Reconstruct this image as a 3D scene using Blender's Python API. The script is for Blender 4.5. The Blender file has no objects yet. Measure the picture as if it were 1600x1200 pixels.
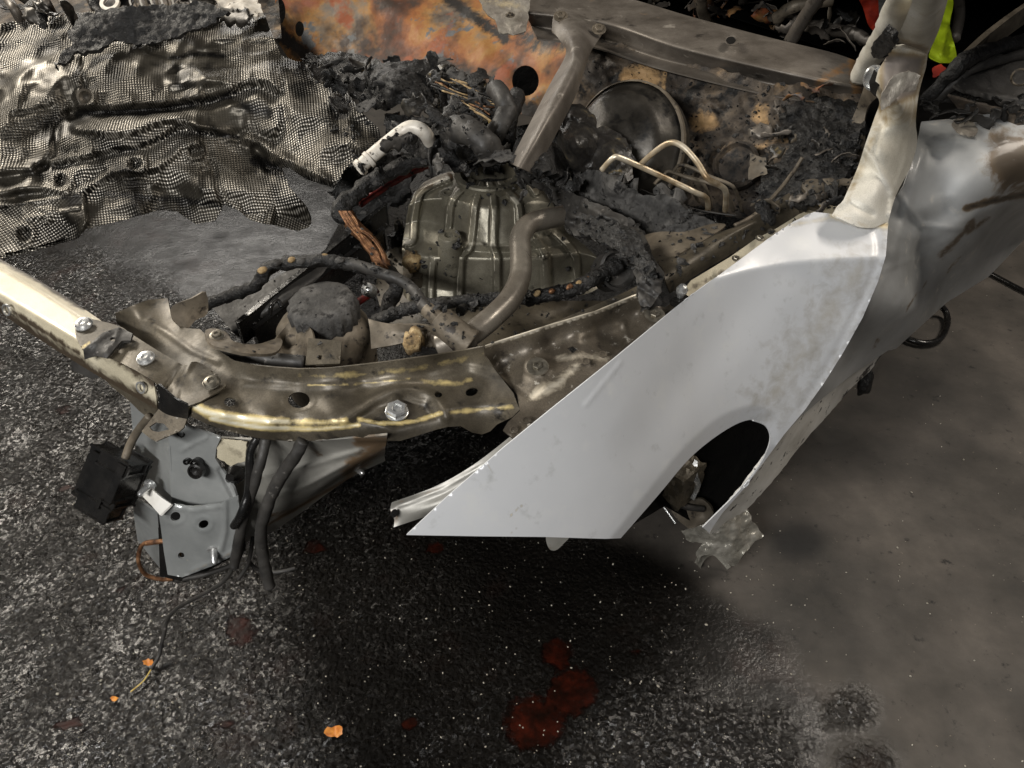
import bpy, bmesh, math, random
import numpy as np
from mathutils import Vector, Matrix
from mathutils.geometry import delaunay_2d_cdt
random.seed(7)
S = bpy.context.scene
COL = S.collection
R = math.radians

# ---------------------------------------------------------------- camera, world, lamps, exposure
CAMH, FPX, PITCH = 1.65, 1186.0, R(40)
cam = bpy.data.objects.new('camera', bpy.data.cameras.new('camera')); COL.objects.link(cam)
cam.location = (0, 0, CAMH); cam.rotation_euler = (R(90) - PITCH, 0, 0)
cam.data.sensor_width = 36; cam.data.lens = FPX / 1600 * 36; cam.data.clip_end = 200; cam.data.clip_start = 0.02
S.camera = cam
W = bpy.data.worlds.new('World'); S.world = W; W.use_nodes = True
W.node_tree.nodes['Background'].inputs[0].default_value = (0.9, 0.93, 1.0, 1)
W.node_tree.nodes['Background'].inputs[1].default_value = 0.04

def lamp(name, loc, target, sx, sy, watts, col):
    l = bpy.data.lights.new(name, 'AREA'); l.shape = 'RECTANGLE'; l.size = sx; l.size_y = sy
    l.energy = watts; l.color = col
    o = bpy.data.objects.new(name, l); COL.objects.link(o); o.location = loc
    o.rotation_euler = (Vector(target) - Vector(loc)).to_track_quat('-Z', 'Y').to_euler()
    return o
LAMPS = [  # unseen area lights, set for floor sheen and fender tone
    ('overhead_light', (-3.3, 3.2, 3.2), (-1.0, 1.3, 0.2), 1.3, 0.6, 155, (1.0, 0.92, 0.80)),
    ('overhead_light', (-1.15, -0.8, 2.35), (0.0, 1.0, 0.6), 1.3, 0.25, 84, (1.0, 0.98, 0.95)),
    ('far_fill_light', (-2.3, 5.9, 2.3), (-0.8, 2.4, 0.0), 2.2, 0.5, 38, (1.0, 0.95, 0.88)),  # added light that gives sheen to the floor below the heat shield
    ('overhead_light', (2.6, 1.8, 3.4), (1.1, 1.0, 0.1), 1.7, 0.4, 76, (1.0, 0.91, 0.80)),  # added fill for the floor, sill and door on the right
]
for a in LAMPS: lamp(*a)
S.view_settings.view_transform = 'Standard'; S.view_settings.look = 'None'
S.view_settings.gamma = 1; S.view_settings.use_curve_mapping = False; S.view_settings.exposure = 0.0
S.render.engine = 'CYCLES'; S.cycles.max_bounces = 6; S.cycles.use_denoising = True
S.cycles.sample_clamp_indirect = 4

# ---------------------------------------------------------------- geometry helpers
CA, SA = math.cos(PITCH), math.sin(PITCH)
def PN(x, y, z):
    "world points seen at photo coordinates x, y (1600 px wide) that stand at height z"
    x, y, z = (np.asarray(q, float) for q in (x, y, z))
    u = (x - 800) / FPX; v = (600 - y) / FPX
    Y = CA + v * SA; Z = -SA + v * CA
    t = (CAMH - z) / -Z
    return np.stack([u * t, Y * t, z + 0 * u], -1)
def P(x, y, z): return Vector(PN(x, y, z).tolist())
def px_of(p):
    p = np.asarray(p, float); d = p - np.array([0, 0, CAMH])
    zc = d[..., 1] * CA - d[..., 2] * SA; yc = d[..., 1] * SA + d[..., 2] * CA
    return 800 + FPX * d[..., 0] / zc, 600 - FPX * yc / zc
def mpp(x, y, z):  # metres per photo pixel at that point
    p = P(x, y, z) - Vector((0, 0, CAMH)); return (p.y * CA - p.z * SA) / FPX
BACK = Vector((math.sin(R(46)), math.cos(R(46)), 0))      # towards the tail of the car
FAR = Vector((-math.cos(R(46)), math.sin(R(46)), 0))      # across the car, away from this fender
UP = Vector((0, 0, 1))

def _h(ix, iy, iz, s):
    n = (ix * 374761393 + iy * 668265263 + iz * 2147483647 + s * 974711) & 0xFFFFFFFF
    n = ((n ^ (n >> 13)) * 1274126177) & 0xFFFFFFFF
    return ((n ^ (n >> 16)) & 0xFFFF) / 32767.5 - 1
def vnoise(p, s=0):
    p = np.asarray(p, float); i = np.floor(p).astype(np.int64); f = p - i; f = f * f * (3 - 2 * f)
    r = 0
    for a in (0, 1):
        for b in (0, 1):
            for c in (0, 1):
                w = (f[:, 0] if a else 1 - f[:, 0]) * (f[:, 1] if b else 1 - f[:, 1]) * (f[:, 2] if c else 1 - f[:, 2])
                r = r + w * _h(i[:, 0] + a, i[:, 1] + b, i[:, 2] + c, s)
    return r
def fbm(p, sc, octv=4, s=0, ridge=False):
    p = np.asarray(p, float) * sc; r = 0; a = 1; n = 0
    for k in range(octv):
        q = vnoise(p, s + k * 7)
        if ridge: q = 1 - 2 * np.abs(q)
        r = r + a * q; n += a; a *= .5; p = p * 2.03 + 3.7
    return r / n
def spl(pts, seg=6, closed=False):
    pts = [np.array(p, float) for p in pts]; n = len(pts); out = []
    rng = range(n if closed else n - 1)
    for i in rng:
        g = lambda k: pts[k % n] if closed else pts[min(max(k, 0), n - 1)]
        a, b, c, d = g(i - 1), g(i), g(i + 1), g(i + 2)
        for t in range(seg):
            t = t / seg
            out.append(.5 * ((2 * b) + (c - a) * t + (2 * a - 5 * b + 4 * c - d) * t * t + (3 * b - a - 3 * c + d) * t ** 3))
    if not closed: out.append(pts[-1])
    return [tuple(o) for o in out]
def inside(x, y, poly):
    r = np.zeros(len(x), bool); n = len(poly)
    for i in range(n):
        x1, y1 = poly[i][:2]; x2, y2 = poly[(i + 1) % n][:2]
        if y1 == y2: continue
        c = ((y1 > y) != (y2 > y)) & (x < (x2 - x1) * (y - y1) / (y2 - y1) + x1); r ^= c
    return r
def dist(x, y, line, closed=False):
    d = np.full(len(x), 1e9); n = len(line)
    if n == 1: return np.hypot(x - line[0][0], y - line[0][1])
    for i in range(n if closed else n - 1):
        x1, y1 = line[i][:2]; x2, y2 = line[(i + 1) % n][:2]; L = (x2 - x1) ** 2 + (y2 - y1) ** 2 + 1e-9
        t = np.clip(((x - x1) * (x2 - x1) + (y - y1) * (y2 - y1)) / L, 0, 1)
        d = np.minimum(d, np.hypot(x - x1 - t * (x2 - x1), y - y1 - t * (y2 - y1)))
    return d
def tps(ctrl, lam=1.0):
    c = np.array(ctrl, float)
    if len(c) < 4:
        A = np.c_[np.ones(len(c)), c[:, :2]]; w = np.linalg.lstsq(A, c[:, 2], rcond=None)[0]
        return lambda x, y: w[0] + w[1] * x + w[2] * y
    s = 100.; q = c[:, :2] / s; n = len(c)
    U = lambda r2: np.where(r2 > 1e-12, r2 * np.log(np.maximum(r2, 1e-12)), 0)
    K = U(((q[:, None] - q[None]) ** 2).sum(-1)) + lam * 1e-3 * np.eye(n); Pm = np.c_[np.ones(n), q]
    A = np.zeros((n + 3, n + 3)); A[:n, :n] = K; A[:n, n:] = Pm; A[n:, :n] = Pm.T
    w = np.linalg.solve(A, np.r_[c[:, 2], 0, 0, 0])
    def f(x, y):
        g = np.c_[np.asarray(x, float), np.asarray(y, float)] / s; out = np.zeros(len(g))
        out = U(((g[:, None] - q[None]) ** 2).sum(-1)) @ w[:n] + w[n] + g @ w[n + 1:]
        return out
    return f

def link(name, me, mat, parent=None, label=None, cat=None, group=None, kind=None):
    o = bpy.data.objects.new(name, me); COL.objects.link(o)
    if mat: me.materials.append(mat)
    if parent:
        o.parent = parent; o.matrix_parent_inverse = parent.matrix_world.inverted()
    for k, v in (('label', label), ('category', cat), ('group', group), ('kind', kind)):
        if v: o[k] = v
    return o
def mesh(name, V, F, smooth=True):
    me = bpy.data.meshes.new(name); me.from_pydata([tuple(v) for v in V], [], [list(f) for f in F]); me.update()
    if smooth: me.polygons.foreach_set('use_smooth', [True] * len(me.polygons))
    return me
CAMP = np.array([0, 0, CAMH])
def toward(Wp, h):
    d = CAMP - Wp; d /= np.linalg.norm(d, axis=1)[:, None]; return Wp + d * np.asarray(h)[:, None]
def relief(x, y, W0, beads, noise, ss=0):
    h = np.zeros(len(x))
    for b in beads or ():
        line, hw, amp = b[:3]; prof = b[3] if len(b) > 3 else 'r'
        if prof == 'fill':
            d = dist(x, y, line, True); d = np.where(inside(x, y, line), d, -d); t = np.clip(d / hw + .5, 0, 1); h += amp * t * t * (3 - 2 * t)
        elif prof == 'ramp':
            h += np.where(inside(x, y, line), amp * np.clip(dist(x, y, b[4]) / hw, 0, 1), 0)
        else:
            d = dist(x, y, line); t = np.clip(1 - d / hw, 0, 1)
            if prof == 's': t = np.clip(t * 2.2, 0, 1)
            h += amp * t * t * (3 - 2 * t)
    for nz in noise or ():
        amp, sc = nz[:2]; octv = nz[2] if len(nz) > 2 else 3; rd = len(nz) > 3 and nz[3]
        h += amp * fbm(W0, sc, octv, ss, rd)
    return h
def finish(name, x, y, z, F, mat, parent, thick, beads, noise, stains_or_light, tags, uv=None, seed=0, sharp=None):
    W0 = PN(x, y, z); V = toward(W0, relief(x, y, W0, beads, noise, seed))
    F = np.asarray(F); a, b, c = V[F[:, 0]], V[F[:, 1]], V[F[:, 2]]
    n = np.cross(b - a, c - a); fl = ((CAMP - a) * n).sum(1) < 0
    F[fl] = F[fl][:, ::-1]
    me = mesh(name, V, F.tolist())
    st = np.zeros(len(x))
    for s_ in stains_or_light or ():
        line, hw, amt = s_[:3]
        if len(s_) > 3:
            d = dist(x, y, line, True); d = np.where(inside(x, y, line), d, -d); v = np.clip(d / hw + .5, 0, 1) * amt
        else: v = np.clip(1 - dist(x, y, line) / hw, 0, 1) * amt
        st = np.maximum(st, v)
    cnt = {}
    for f in F.tolist():
        for e_ in ((f[0], f[1]), (f[1], f[2]), (f[2], f[0])): e_ = (min(e_), max(e_)); cnt[e_] = cnt.get(e_, 0) + 1
    if thick:
        sh = [cnt.get((min(e.vertices), max(e.vertices)), 0) == 1 for e in me.edges]; q_ = me.attributes.new('sharp_edge', 'BOOLEAN', 'EDGE'); q_.data.foreach_set('value', sh)
    at = me.attributes.new('stain_or_light', 'FLOAT', 'POINT'); at.data.foreach_set('value', st.astype(np.float32))
    o = link(name, me, mat, parent, **tags)
    if thick:
        m = o.modifiers.new('thickness', 'SOLIDIFY'); m.thickness = thick; m.offset = -1
    if sharp:
        for e in (o,): me.set_sharp_from_angle(angle=R(sharp))
    return o
def jag(poly, amp, step=5, seed=0):
    "roughen an outline the way burnt or torn edges are"
    out = []; n = len(poly); rs = random.Random(seed)
    for i in range(n):
        a, b = poly[i], poly[(i + 1) % n]; L = math.hypot(b[0] - a[0], b[1] - a[1]); k = max(1, int(L / step))
        for j in range(k):
            t = j / k; out.append((a[0] + (b[0] - a[0]) * t + rs.uniform(-amp, amp), a[1] + (b[1] - a[1]) * t + rs.uniform(-amp, amp)))
    return out
def circ(cx, cy, rx, ry=None, rot=0, n=20):
    ry = ry or rx; c, s = math.cos(R(rot)), math.sin(R(rot))
    return [(cx + rx * math.cos(a) * c - ry * math.sin(a) * s, cy + rx * math.cos(a) * s + ry * math.sin(a) * c) for a in [2 * math.pi * k / n for k in range(n)]]
def sheet(name, outline, zc, mat, parent=None, holes=(), step=6, thick=.002, beads=(), noise=(), stains_or_light=(), seed=0, lam=1.0, sharp=None, **tags):
    ol = [tuple(map(float, p[:2])) for p in outline]; zf = zc if callable(zc) else tps(zc, lam)
    xs = [p[0] for p in ol]; ys = [p[1] for p in ol]
    gx, gy = np.meshgrid(np.arange(min(xs), max(xs), step), np.arange(min(ys), max(ys), step * .87))
    gx = gx + (np.arange(gx.shape[0]) % 2)[:, None] * step / 2
    rs = np.random.RandomState(seed); gx = gx.ravel() + rs.uniform(-.12, .12, gx.size) * step; gy = gy.ravel() + rs.uniform(-.12, .12, gy.size) * step
    k = inside(gx, gy, ol) & (dist(gx, gy, ol, True) > step * .55)
    for h in holes: k &= ~inside(gx, gy, h) & (dist(gx, gy, h, True) > step * .5)
    # densify the borders
    def dens(c):
        o = []
        for i in range(len(c)):
            a, b = c[i], c[(i + 1) % len(c)]; L = math.hypot(b[0] - a[0], b[1] - a[1]); m = max(1, round(L / step))
            o += [(a[0] + (b[0] - a[0]) * j / m, a[1] + (b[1] - a[1]) * j / m) for j in range(m)]
        return o
    pts = []; ed = []
    for c in [ol] + [list(h) for h in holes]:
        c = dens(c); b = len(pts); pts += c; ed += [(b + i, b + (i + 1) % len(c)) for i in range(len(c))]
    pts += list(zip(gx[k], gy[k]))
    r = delaunay_2d_cdt([Vector(p) for p in pts], ed, [], 0, 1e-4)
    X = np.array([v[0] for v in r[0]]); Yv = np.array([v[1] for v in r[0]]); F = np.array([list(f)[:3] for f in r[2]])
    cx = X[F].mean(1); cy = Yv[F].mean(1); ok = inside(cx, cy, ol)
    for h in holes: ok &= ~inside(cx, cy, list(h))
    F = F[ok]
    used = np.unique(F); mp = -np.ones(len(X), int); mp[used] = range(len(used)); F = mp[F]; X = X[used]; Yv = Yv[used]
    return finish(name, X, Yv, zf(X, Yv), F, mat, parent, thick, beads, noise, stains_or_light, tags, seed=seed, sharp=sharp)
def grid(name, rows, mat, parent=None, nu=8, nv=8, su=True, sv=True, thick=.003, beads=(), noise=(), stains_or_light=(), seed=0, sharp=None, **tags):
    "rows of (x, y, z) control points; su/sv: smooth along / across the rows"
    def res(pts, n, smooth):
        if smooth: return spl(pts, n)
        o = []
        for a, b in zip(pts[:-1], pts[1:]):
            a = np.array(a, float); b = np.array(b, float); o += [tuple(a + (b - a) * t / n) for t in range(n)]
        return o + [tuple(map(float, pts[-1]))]
    rr = [res(r_, nu, su) for r_ in rows]
    cols = [res([r_[j] for r_ in rr], nv, sv) for j in range(len(rr[0]))]
    A = np.array(cols); m, n = A.shape[:2]; A = A.reshape(-1, 3)
    F = []
    for i in range(m - 1):
        for j in range(n - 1):
            a = i * n + j; F += [(a, a + 1, a + n + 1), (a, a + n + 1, a + n)]
    return finish(name, A[:, 0], A[:, 1], A[:, 2], F, mat, parent, thick, beads, noise, stains_or_light, tags, seed=seed, sharp=sharp)
def tube(name, pts, r, mat, parent=None, n=12, seg=8, noise=0, nscale=60, seed=0, world=False, cap=True, smooth=True, **tags):
    "pts (x, y, z[, radius factor]); r in metres"
    Wp = [(p if world else P(*p[:3])) for p in pts]; rad = [(p[3] if len(p) > 3 else 1) * r for p in pts]
    q = spl([(w[0], w[1], w[2], a) for w, a in zip(Wp, rad)], seg) if smooth else [(w[0], w[1], w[2], a) for w, a in zip(Wp, rad)]
    q = np.array(q); C = q[:, :3]; rr = q[:, 3]
    T = np.gradient(C, axis=0); T /= np.linalg.norm(T, axis=1)[:, None] + 1e-9
    ref = np.array([0, 0, 1.]) if abs(T[0][2]) < .9 else np.array([1., 0, 0]); N = np.cross(T[0], ref); N /= np.linalg.norm(N)
    V = []
    for i in range(len(C)):
        N = N - T[i] * N.dot(T[i]); N /= np.linalg.norm(N) + 1e-9; B = np.cross(T[i], N)
        for k in range(n):
            a = 2 * math.pi * k / n; V.append(C[i] + (N * math.cos(a) + B * math.sin(a)) * rr[i])
    V = np.array(V)
    if noise:
        ctr = np.repeat(C, n, 0); d = V - ctr; d /= np.linalg.norm(d, axis=1)[:, None] + 1e-9
        V = V + d * (noise * fbm(V, nscale, 3, seed))[:, None]
    F = [(i * n + k, i * n + (k + 1) % n, (i + 1) * n + (k + 1) % n, (i + 1) * n + k) for i in range(len(C) - 1) for k in range(n)]
    if cap: F += [list(range(n))[::-1], [(len(C) - 1) * n + k for k in range(n)]]
    return link(name, mesh(name, V, F), mat, parent, **tags)
def frame(nrm):
    n = Vector(nrm).normalized(); a = n.cross(UP) if abs(n.z) < .95 else n.cross(Vector((1, 0, 0))); a.normalize(); return a, n.cross(a), n
def lathe(name, c, nrm, prof, mat, parent=None, n=32, noise=0, nscale=40, seed=0, wob=None, caps=True, sharp=40, **tags):
    "profile of (radius, height along nrm) turned about the axis through world point c"
    a, b, w = frame(nrm); c = Vector(c); V = []; F = []
    for i, (r_, h) in enumerate(prof):
        for k in range(n):
            t = 2 * math.pi * k / n; q = r_ * (wob(t, i) if wob else 1); V.append(c + (a * math.cos(t) + b * math.sin(t)) * q + w * h)
    m = len(prof)
    for i in range(m - 1):
        for k in range(n): F.append((i * n + k, i * n + (k + 1) % n, (i + 1) * n + (k + 1) % n, (i + 1) * n + k))
    if caps: F += [list(range(n))[::-1], [(m - 1) * n + k for k in range(n)]]
    V = np.array([tuple(v) for v in V])
    if noise:
        d = V - np.array(tuple(c)); d /= np.linalg.norm(d, axis=1)[:, None] + 1e-9; V = V + d * (noise * fbm(V, nscale, 3, seed))[:, None]
    me = mesh(name, V, F); bm = bmesh.new(); bm.from_mesh(me); bmesh.ops.recalc_face_normals(bm, faces=bm.faces); bm.to_mesh(me); bm.free()
    if sharp: me.set_sharp_from_angle(angle=R(sharp))
    return link(name, me, mat, parent, **tags)
def slab(name, c, ax, size, mat, parent=None, bev=.002, noise=0, seed=0, **tags):
    "bevelled box; c world point, ax three axis vectors"
    A = [Vector(a).normalized() for a in ax]; bm = bmesh.new(); bmesh.ops.create_cube(bm, size=1)
    if noise: bmesh.ops.subdivide_edges(bm, edges=bm.edges[:], cuts=6, use_grid_fill=True)
    M = Matrix([[A[0][i] * size[0], A[1][i] * size[1], A[2][i] * size[2], 0] for i in range(3)] + [[0, 0, 0, 1]])
    bm.transform(Matrix.Translation(c) @ M)
    if bev and not noise: bmesh.ops.bevel(bm, geom=bm.edges[:], offset=bev, segments=2, affect='EDGES')
    bmesh.ops.recalc_face_normals(bm, faces=bm.faces)
    me = bpy.data.meshes.new(name); bm.to_mesh(me); bm.free()
    if noise:
        V = np.array([v.co[:] for v in me.vertices]); d = V - np.array(c); d /= np.linalg.norm(d, axis=1)[:, None]
        V = V + d * (noise * fbm(V, 60, 3, seed))[:, None]; me.vertices.foreach_set('co', V.ravel()); me.update()
    me.set_sharp_from_angle(angle=R(35)) if False else None
    return link(name, me, mat, parent, **tags)
def lump(name, c, size, mat, parent=None, noise=.5, nscale=30, sub=4, seed=0, ridge=False, **tags):
    "irregular solid; size = three half-lengths along the car's axes"
    bm = bmesh.new(); bmesh.ops.create_icosphere(bm, subdivisions=sub, radius=1); me = bpy.data.meshes.new(name); bm.to_mesh(me); bm.free()
    V = np.array([v.co[:] for v in me.vertices]); c = np.array(tuple(c))
    B = np.array([tuple(BACK), tuple(FAR), (0, 0, 1)]); Q = (V * np.array(size)) @ B
    d = 1 + noise * fbm(Q + c, nscale, 4, seed, ridge); Q = Q * d[:, None] + c
    me.vertices.foreach_set('co', Q.ravel()); me.polygons.foreach_set('use_smooth', [True] * len(me.polygons)); me.update()
    return link(name, me, mat, parent, **tags)
def bolt(x, y, z, rpx, mat, parent, nrm=(0, -.25, 1), washer=1.5, name='bolt', kind='hex', **tags):
    r = rpx * mpp(x, y, z); c = P(x, y, z); nv = 6 if kind == 'hex' else 20
    o = lathe(name, c, nrm, [(r, r * .15), (r, r * .6), (r * .86, r * .75), (r * .5, r * .75), (r * .42, r * .55)] if kind != 'dome' else [(r, 0), (r, r * .25), (r * .8, r * .5), (r * .45, r * .58), (r * .38, r * .4)], mat, parent, n=nv, sharp=30, **tags)
    if washer: lathe('washer', c, nrm, [(r * washer, 0), (r * washer, r * .14), (r * washer * .92, r * .18), (r * .5, r * .18)], mat, o, n=24)
    return o
def root(name, loc, label, cat, group=None):
    o = bpy.data.objects.new(name, None); COL.objects.link(o); o.location = loc; o.empty_display_size = .1
    o['label'] = label; o['category'] = cat
    if group: o['group'] = group
    bpy.context.view_layer.update(); return o

# ---------------------------------------------------------------- materials
def mat(name, cols, scale=12, detail=8, rough=(.4, .7), metal=0.0, bump=(.3, 60, .002), stain_or_light=None, specks=None, coat=0, warp=0, rscale=None, spec=.5, sthr=(.35, .65), grain=0):
    m = bpy.data.materials.new(name); m.use_nodes = True; nt = m.node_tree; N = nt.nodes; L = nt.links
    b = N['Principled BSDF']; tc = N.new('ShaderNodeTexCoord')
    def noise(sc, det=detail, dist_=0, ro=.6, off=0):
        n = N.new('ShaderNodeTexNoise'); n.inputs['Scale'].default_value = sc; n.inputs['Detail'].default_value = det
        n.inputs['Roughness'].default_value = ro; n.inputs['Distortion'].default_value = dist_
        mp = N.new('ShaderNodeMapping'); mp.inputs['Location'].default_value = (off, off * .7, -off)
        L.new(tc.outputs['Object'], mp.inputs[0]); L.new(mp.outputs[0], n.inputs['Vector']); return n
    n1 = noise(scale, detail, warp)
    rp = N.new('ShaderNodeValToRGB'); L.new(n1.outputs['Fac'], rp.inputs[0]); e = rp.color_ramp.elements
    while len(e) > 1: e.remove(e[-1])
    for i, (p, c) in enumerate(cols):
        q = e[0] if i == 0 else e.new(p)
        q.position = p; q.color = (*c, 1)
    cur = rp.outputs[0]
    def mix(fac, c):
        nonlocal cur
        x = N.new('ShaderNodeMix'); x.data_type = 'RGBA'; L.new(fac, x.inputs[0]); L.new(cur, x.inputs[6])
        if isinstance(c, tuple): x.inputs[7].default_value = (*c, 1)
        else: L.new(c, x.inputs[7])
        cur = x.outputs[2]
    def mr(src, a, b_, c=0, d=1):
        q = N.new('ShaderNodeMapRange'); L.new(src, q.inputs[0])
        for i, v in enumerate((a, b_, c, d)): q.inputs[i + 1].default_value = v
        return q.outputs[0]
    for sp in specks or ():
        col, sc, a, b_ = sp; n = noise(sc, 4, 0, .65, sc * .37); mix(mr(n.outputs['Fac'], a, b_), col)
    if grain:
        n = noise(400, 2, 0, .5, 1.1); h = N.new('ShaderNodeHueSaturation'); L.new(cur, h.inputs['Color']); L.new(mr(n.outputs['Fac'], .3, .7, 1 - grain, 1 + grain), h.inputs['Value']); cur = h.outputs[0]
    if stain_or_light:
        at = N.new('ShaderNodeAttribute'); at.attribute_name = 'stain_or_light'; n = noise(35, 6, .4, .65, 5.5)
        s = N.new('ShaderNodeMath'); s.operation = 'MULTIPLY_ADD'; L.new(n.outputs['Fac'], s.inputs[0]); s.inputs[1].default_value = 1.0
        t = N.new('ShaderNodeMath'); t.operation = 'SUBTRACT'; L.new(at.outputs['Fac'], t.inputs[0]); t.inputs[1].default_value = .5; L.new(t.outputs[0], s.inputs[2])
        f = mr(s.outputs[0], sthr[0], sthr[1]); g = N.new('ShaderNodeMath'); g.operation = 'MULTIPLY'; L.new(f, g.inputs[0]); L.new(mr(at.outputs['Fac'], 0, .15), g.inputs[1])
        if isinstance(stain_or_light, list):
            r2 = N.new('ShaderNodeValToRGB'); L.new(at.outputs['Fac'], r2.inputs[0]); e2 = r2.color_ramp.elements
            while len(e2) > 1: e2.remove(e2[-1])
            for i, (p, c) in enumerate(stain_or_light):
                q = e2[0] if i == 0 else e2.new(p)
                q.position = p; q.color = (*c, 1)
            mix(g.outputs[0], r2.outputs[0])
        else: mix(g.outputs[0], stain_or_light)
    L.new(cur, b.inputs['Base Color']); b.inputs['Metallic'].default_value = metal
    n2 = noise(rscale or scale * 2.3, 5, 0, .6, 9.1); L.new(mr(n2.outputs['Fac'], .3, .7, rough[0], rough[1]), b.inputs['Roughness'])
    b.inputs['Coat Weight'].default_value = coat; b.inputs['Coat Roughness'].default_value = .12; b.inputs['Specular IOR Level'].default_value = spec
    if bump:
        n3 = noise(bump[1], 6, .2, .6, 2.2); bp = N.new('ShaderNodeBump'); bp.inputs['Strength'].default_value = bump[0]; bp.inputs['Distance'].default_value = bump[2]
        L.new(n3.outputs['Fac'], bp.inputs['Height']); L.new(bp.outputs[0], b.inputs['Normal'])
    return m

M = {}
M['soot_metal'] = mat('soot_metal', [(.3, (.032, .027, .019)), (.5, (.075, .063, .045)), (.7, (.135, .115, .083))], 9, 8, (.34, .6), .3, (.35, 90, .0012), specks=[((.02, .017, .013), 26, .56, .68)], stain_or_light=[(0, (.34, .26, .11)), (.6, (.55, .44, .20)), (1, (.8, .78, .66))], grain=.2, sthr=(.36, .68))
M['rail_metal'] = mat('rail_metal', [(.3, (.042, .035, .026)), (.5, (.092, .077, .058)), (.7, (.16, .136, .10))], 8, 8, (.32, .58), .35, (.4, 110, .001), specks=[((.32, .30, .26), 60, .62, .70), ((.03, .025, .02), 22, .6, .7)], stain_or_light=[(0, (.25, .2, .12)), (1, (.62, .58, .50))], grain=.2)
M['cast'] = mat('cast_aluminium', [(.3, (.085, .077, .058)), (.52, (.155, .143, .11)), (.72, (.25, .235, .185))], 10, 8, (.3, .5), .45, (.35, 160, .001), specks=[((.03, .026, .02), 20, .6, .72)], stain_or_light=(.62, .58, .48), grain=.18)
M['cream'] = mat('scorched_cream_paint', [(.3, (.34, .30, .21)), (.55, (.52, .47, .35)), (.75, (.62, .57, .45))], 6, 7, (.3, .5), .2, (.15, 120, .0008), stain_or_light=(.06, .045, .03), grain=.1)
M['paint'] = mat('silver_blue_paint', [(.3, (.53, .545, .565)), (.7, (.60, .612, .63))], 3, 5, (.36, .50), .15, (.05, 200, .0004), specks=[((.60, .61, .61), 14, .55, .75), ((.40, .41, .41), 22, .6, .8), ((.12, .11, .10), 90, .75, .78)], stain_or_light=[(0, (.30, .29, .27)), (.4, (.33, .31, .27)), (.7, (.62, .56, .42)), (1, (.50, .36, .17))], coat=.15, sthr=(.25, .75))
M['doorpaint'] = mat('sooted_door_paint', [(.3, (.27, .275, .27)), (.5, (.36, .368, .368)), (.7, (.44, .448, .448))], 5, 6, (.42, .6), .2, (.08, 80, .0006), specks=[((.5, .48, .44), 18, .6, .75), ((.05, .045, .04), 70, .72, .76)], stain_or_light=[(0, (.40, .33, .2)), (.5, (.16, .12, .08)), (1, (.022, .019, .016))], coat=.2)
M['pillar'] = mat('scorched_pillar_paint', [(.3, (.42, .39, .32)), (.5, (.58, .555, .48)), (.7, (.68, .66, .60))], 7, 7, (.48, .66), .1, (.3, 70, .002), stain_or_light=[(0, (.5, .40, .2)), (.4, (.33, .25, .13)), (1, (.16, .14, .125))], grain=.1, sthr=(.3, .7))
M['blister'] = mat('blistered_pillar_metal', [(.3, (.15, .13, .11)), (.5, (.26, .235, .2)), (.7, (.42, .39, .33))], 22, 8, (.35, .6), .4, (.9, 55, .004), stain_or_light=[(0, (.45, .34, .15)), (1, (.6, .55, .45))])
M['rust'] = mat('heat_rusted_steel', [(.25, (.035, .016, .011)), (.38, (.13, .045, .02)), (.47, (.27, .10, .03)), (.55, (.33, .17, .05)), (.62, (.20, .155, .11)), (.70, (.10, .10, .10)), (.82, (.28, .12, .04))], 4.2, 7, (.5, .8), .1, (.7, 50, .003), specks=[((.04, .025, .018), 5, .47, .62), ((.11, .115, .12), 8, .58, .63), ((.25, .07, .025), 7, .56, .66)], warp=.3, stain_or_light=(.02, .017, .015))
M['firewall'] = mat('burnt_bulkhead', [(.3, (.018, .014, .011)), (.45, (.05, .04, .031)), (.58, (.105, .08, .056)), (.66, (.22, .15, .085)), (.8, (.36, .26, .16))], 9, 9, (.55, .9), .05, (1, 45, .006), specks=[((.011, .010, .009), 16, .52, .62)], warp=.5, stain_or_light=(.42, .27, .13))
M['cowl'] = mat('sooted_cowl_steel', [(.3, (.085, .073, .06)), (.5, (.135, .118, .10)), (.7, (.21, .188, .162))], 8, 8, (.42, .65), .4, (.3, 70, .0015), specks=[((.34, .31, .27), 13, .64, .72), ((.03, .026, .022), 15, .62, .72)], stain_or_light=[(0, (.3, .26, .2)), (.5, (.32, .18, .08)), (1, (.03, .025, .02))], warp=.4, grain=.15)
M['char'] = mat('char', [(.35, (.004, .0038, .0035)), (.55, (.009, .0085, .008)), (.7, (.022, .020, .018)), (.85, (.06, .055, .05))], 30, 9, (.32, .7), 0, (1, 95, .007), specks=[((.10, .095, .088), 120, .64, .72)], warp=.5)
M['ash'] = mat('ash_grey_char', [(.3, (.02, .019, .018)), (.5, (.05, .048, .045)), (.7, (.105, .10, .094))], 28, 9, (.7, .95), 0, (1, 60, .006), specks=[((.012, .011, .010), 45, .56, .64)], warp=.4, stain_or_light=(.30, .26, .2))
M['melt'] = mat('melted_plastic', [(.3, (.008, .0075, .007)), (.5, (.02, .018, .016)), (.62, (.045, .04, .032)), (.74, (.30, .22, .09))], 18, 7, (.25, .5), 0, (.8, 40, .005), warp=1)
M['ochre'] = mat('crumbled_ochre_residue', [(.3, (.05, .035, .02)), (.5, (.28, .19, .09)), (.7, (.52, .40, .22))], 60, 8, (.7, .9), 0, (1, 120, .004))
M['copper'] = mat('bare_copper_braid', [(.3, (.05, .025, .015)), (.5, (.20, .095, .045)), (.7, (.40, .22, .11))], 70, 6, (.35, .6), .6, (.8, 300, .002))
M['redwire'] = mat('red_cable_insulation', [(.3, (.03, .004, .003)), (.6, (.17, .012, .01))], 40, 4, (.3, .5))
M['black'] = mat('black_plastic', [(.3, (.006, .006, .006)), (.7, (.014, .013, .012))], 20, 4, (.14, .35), 0, (.4, 90, .0015))
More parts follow.
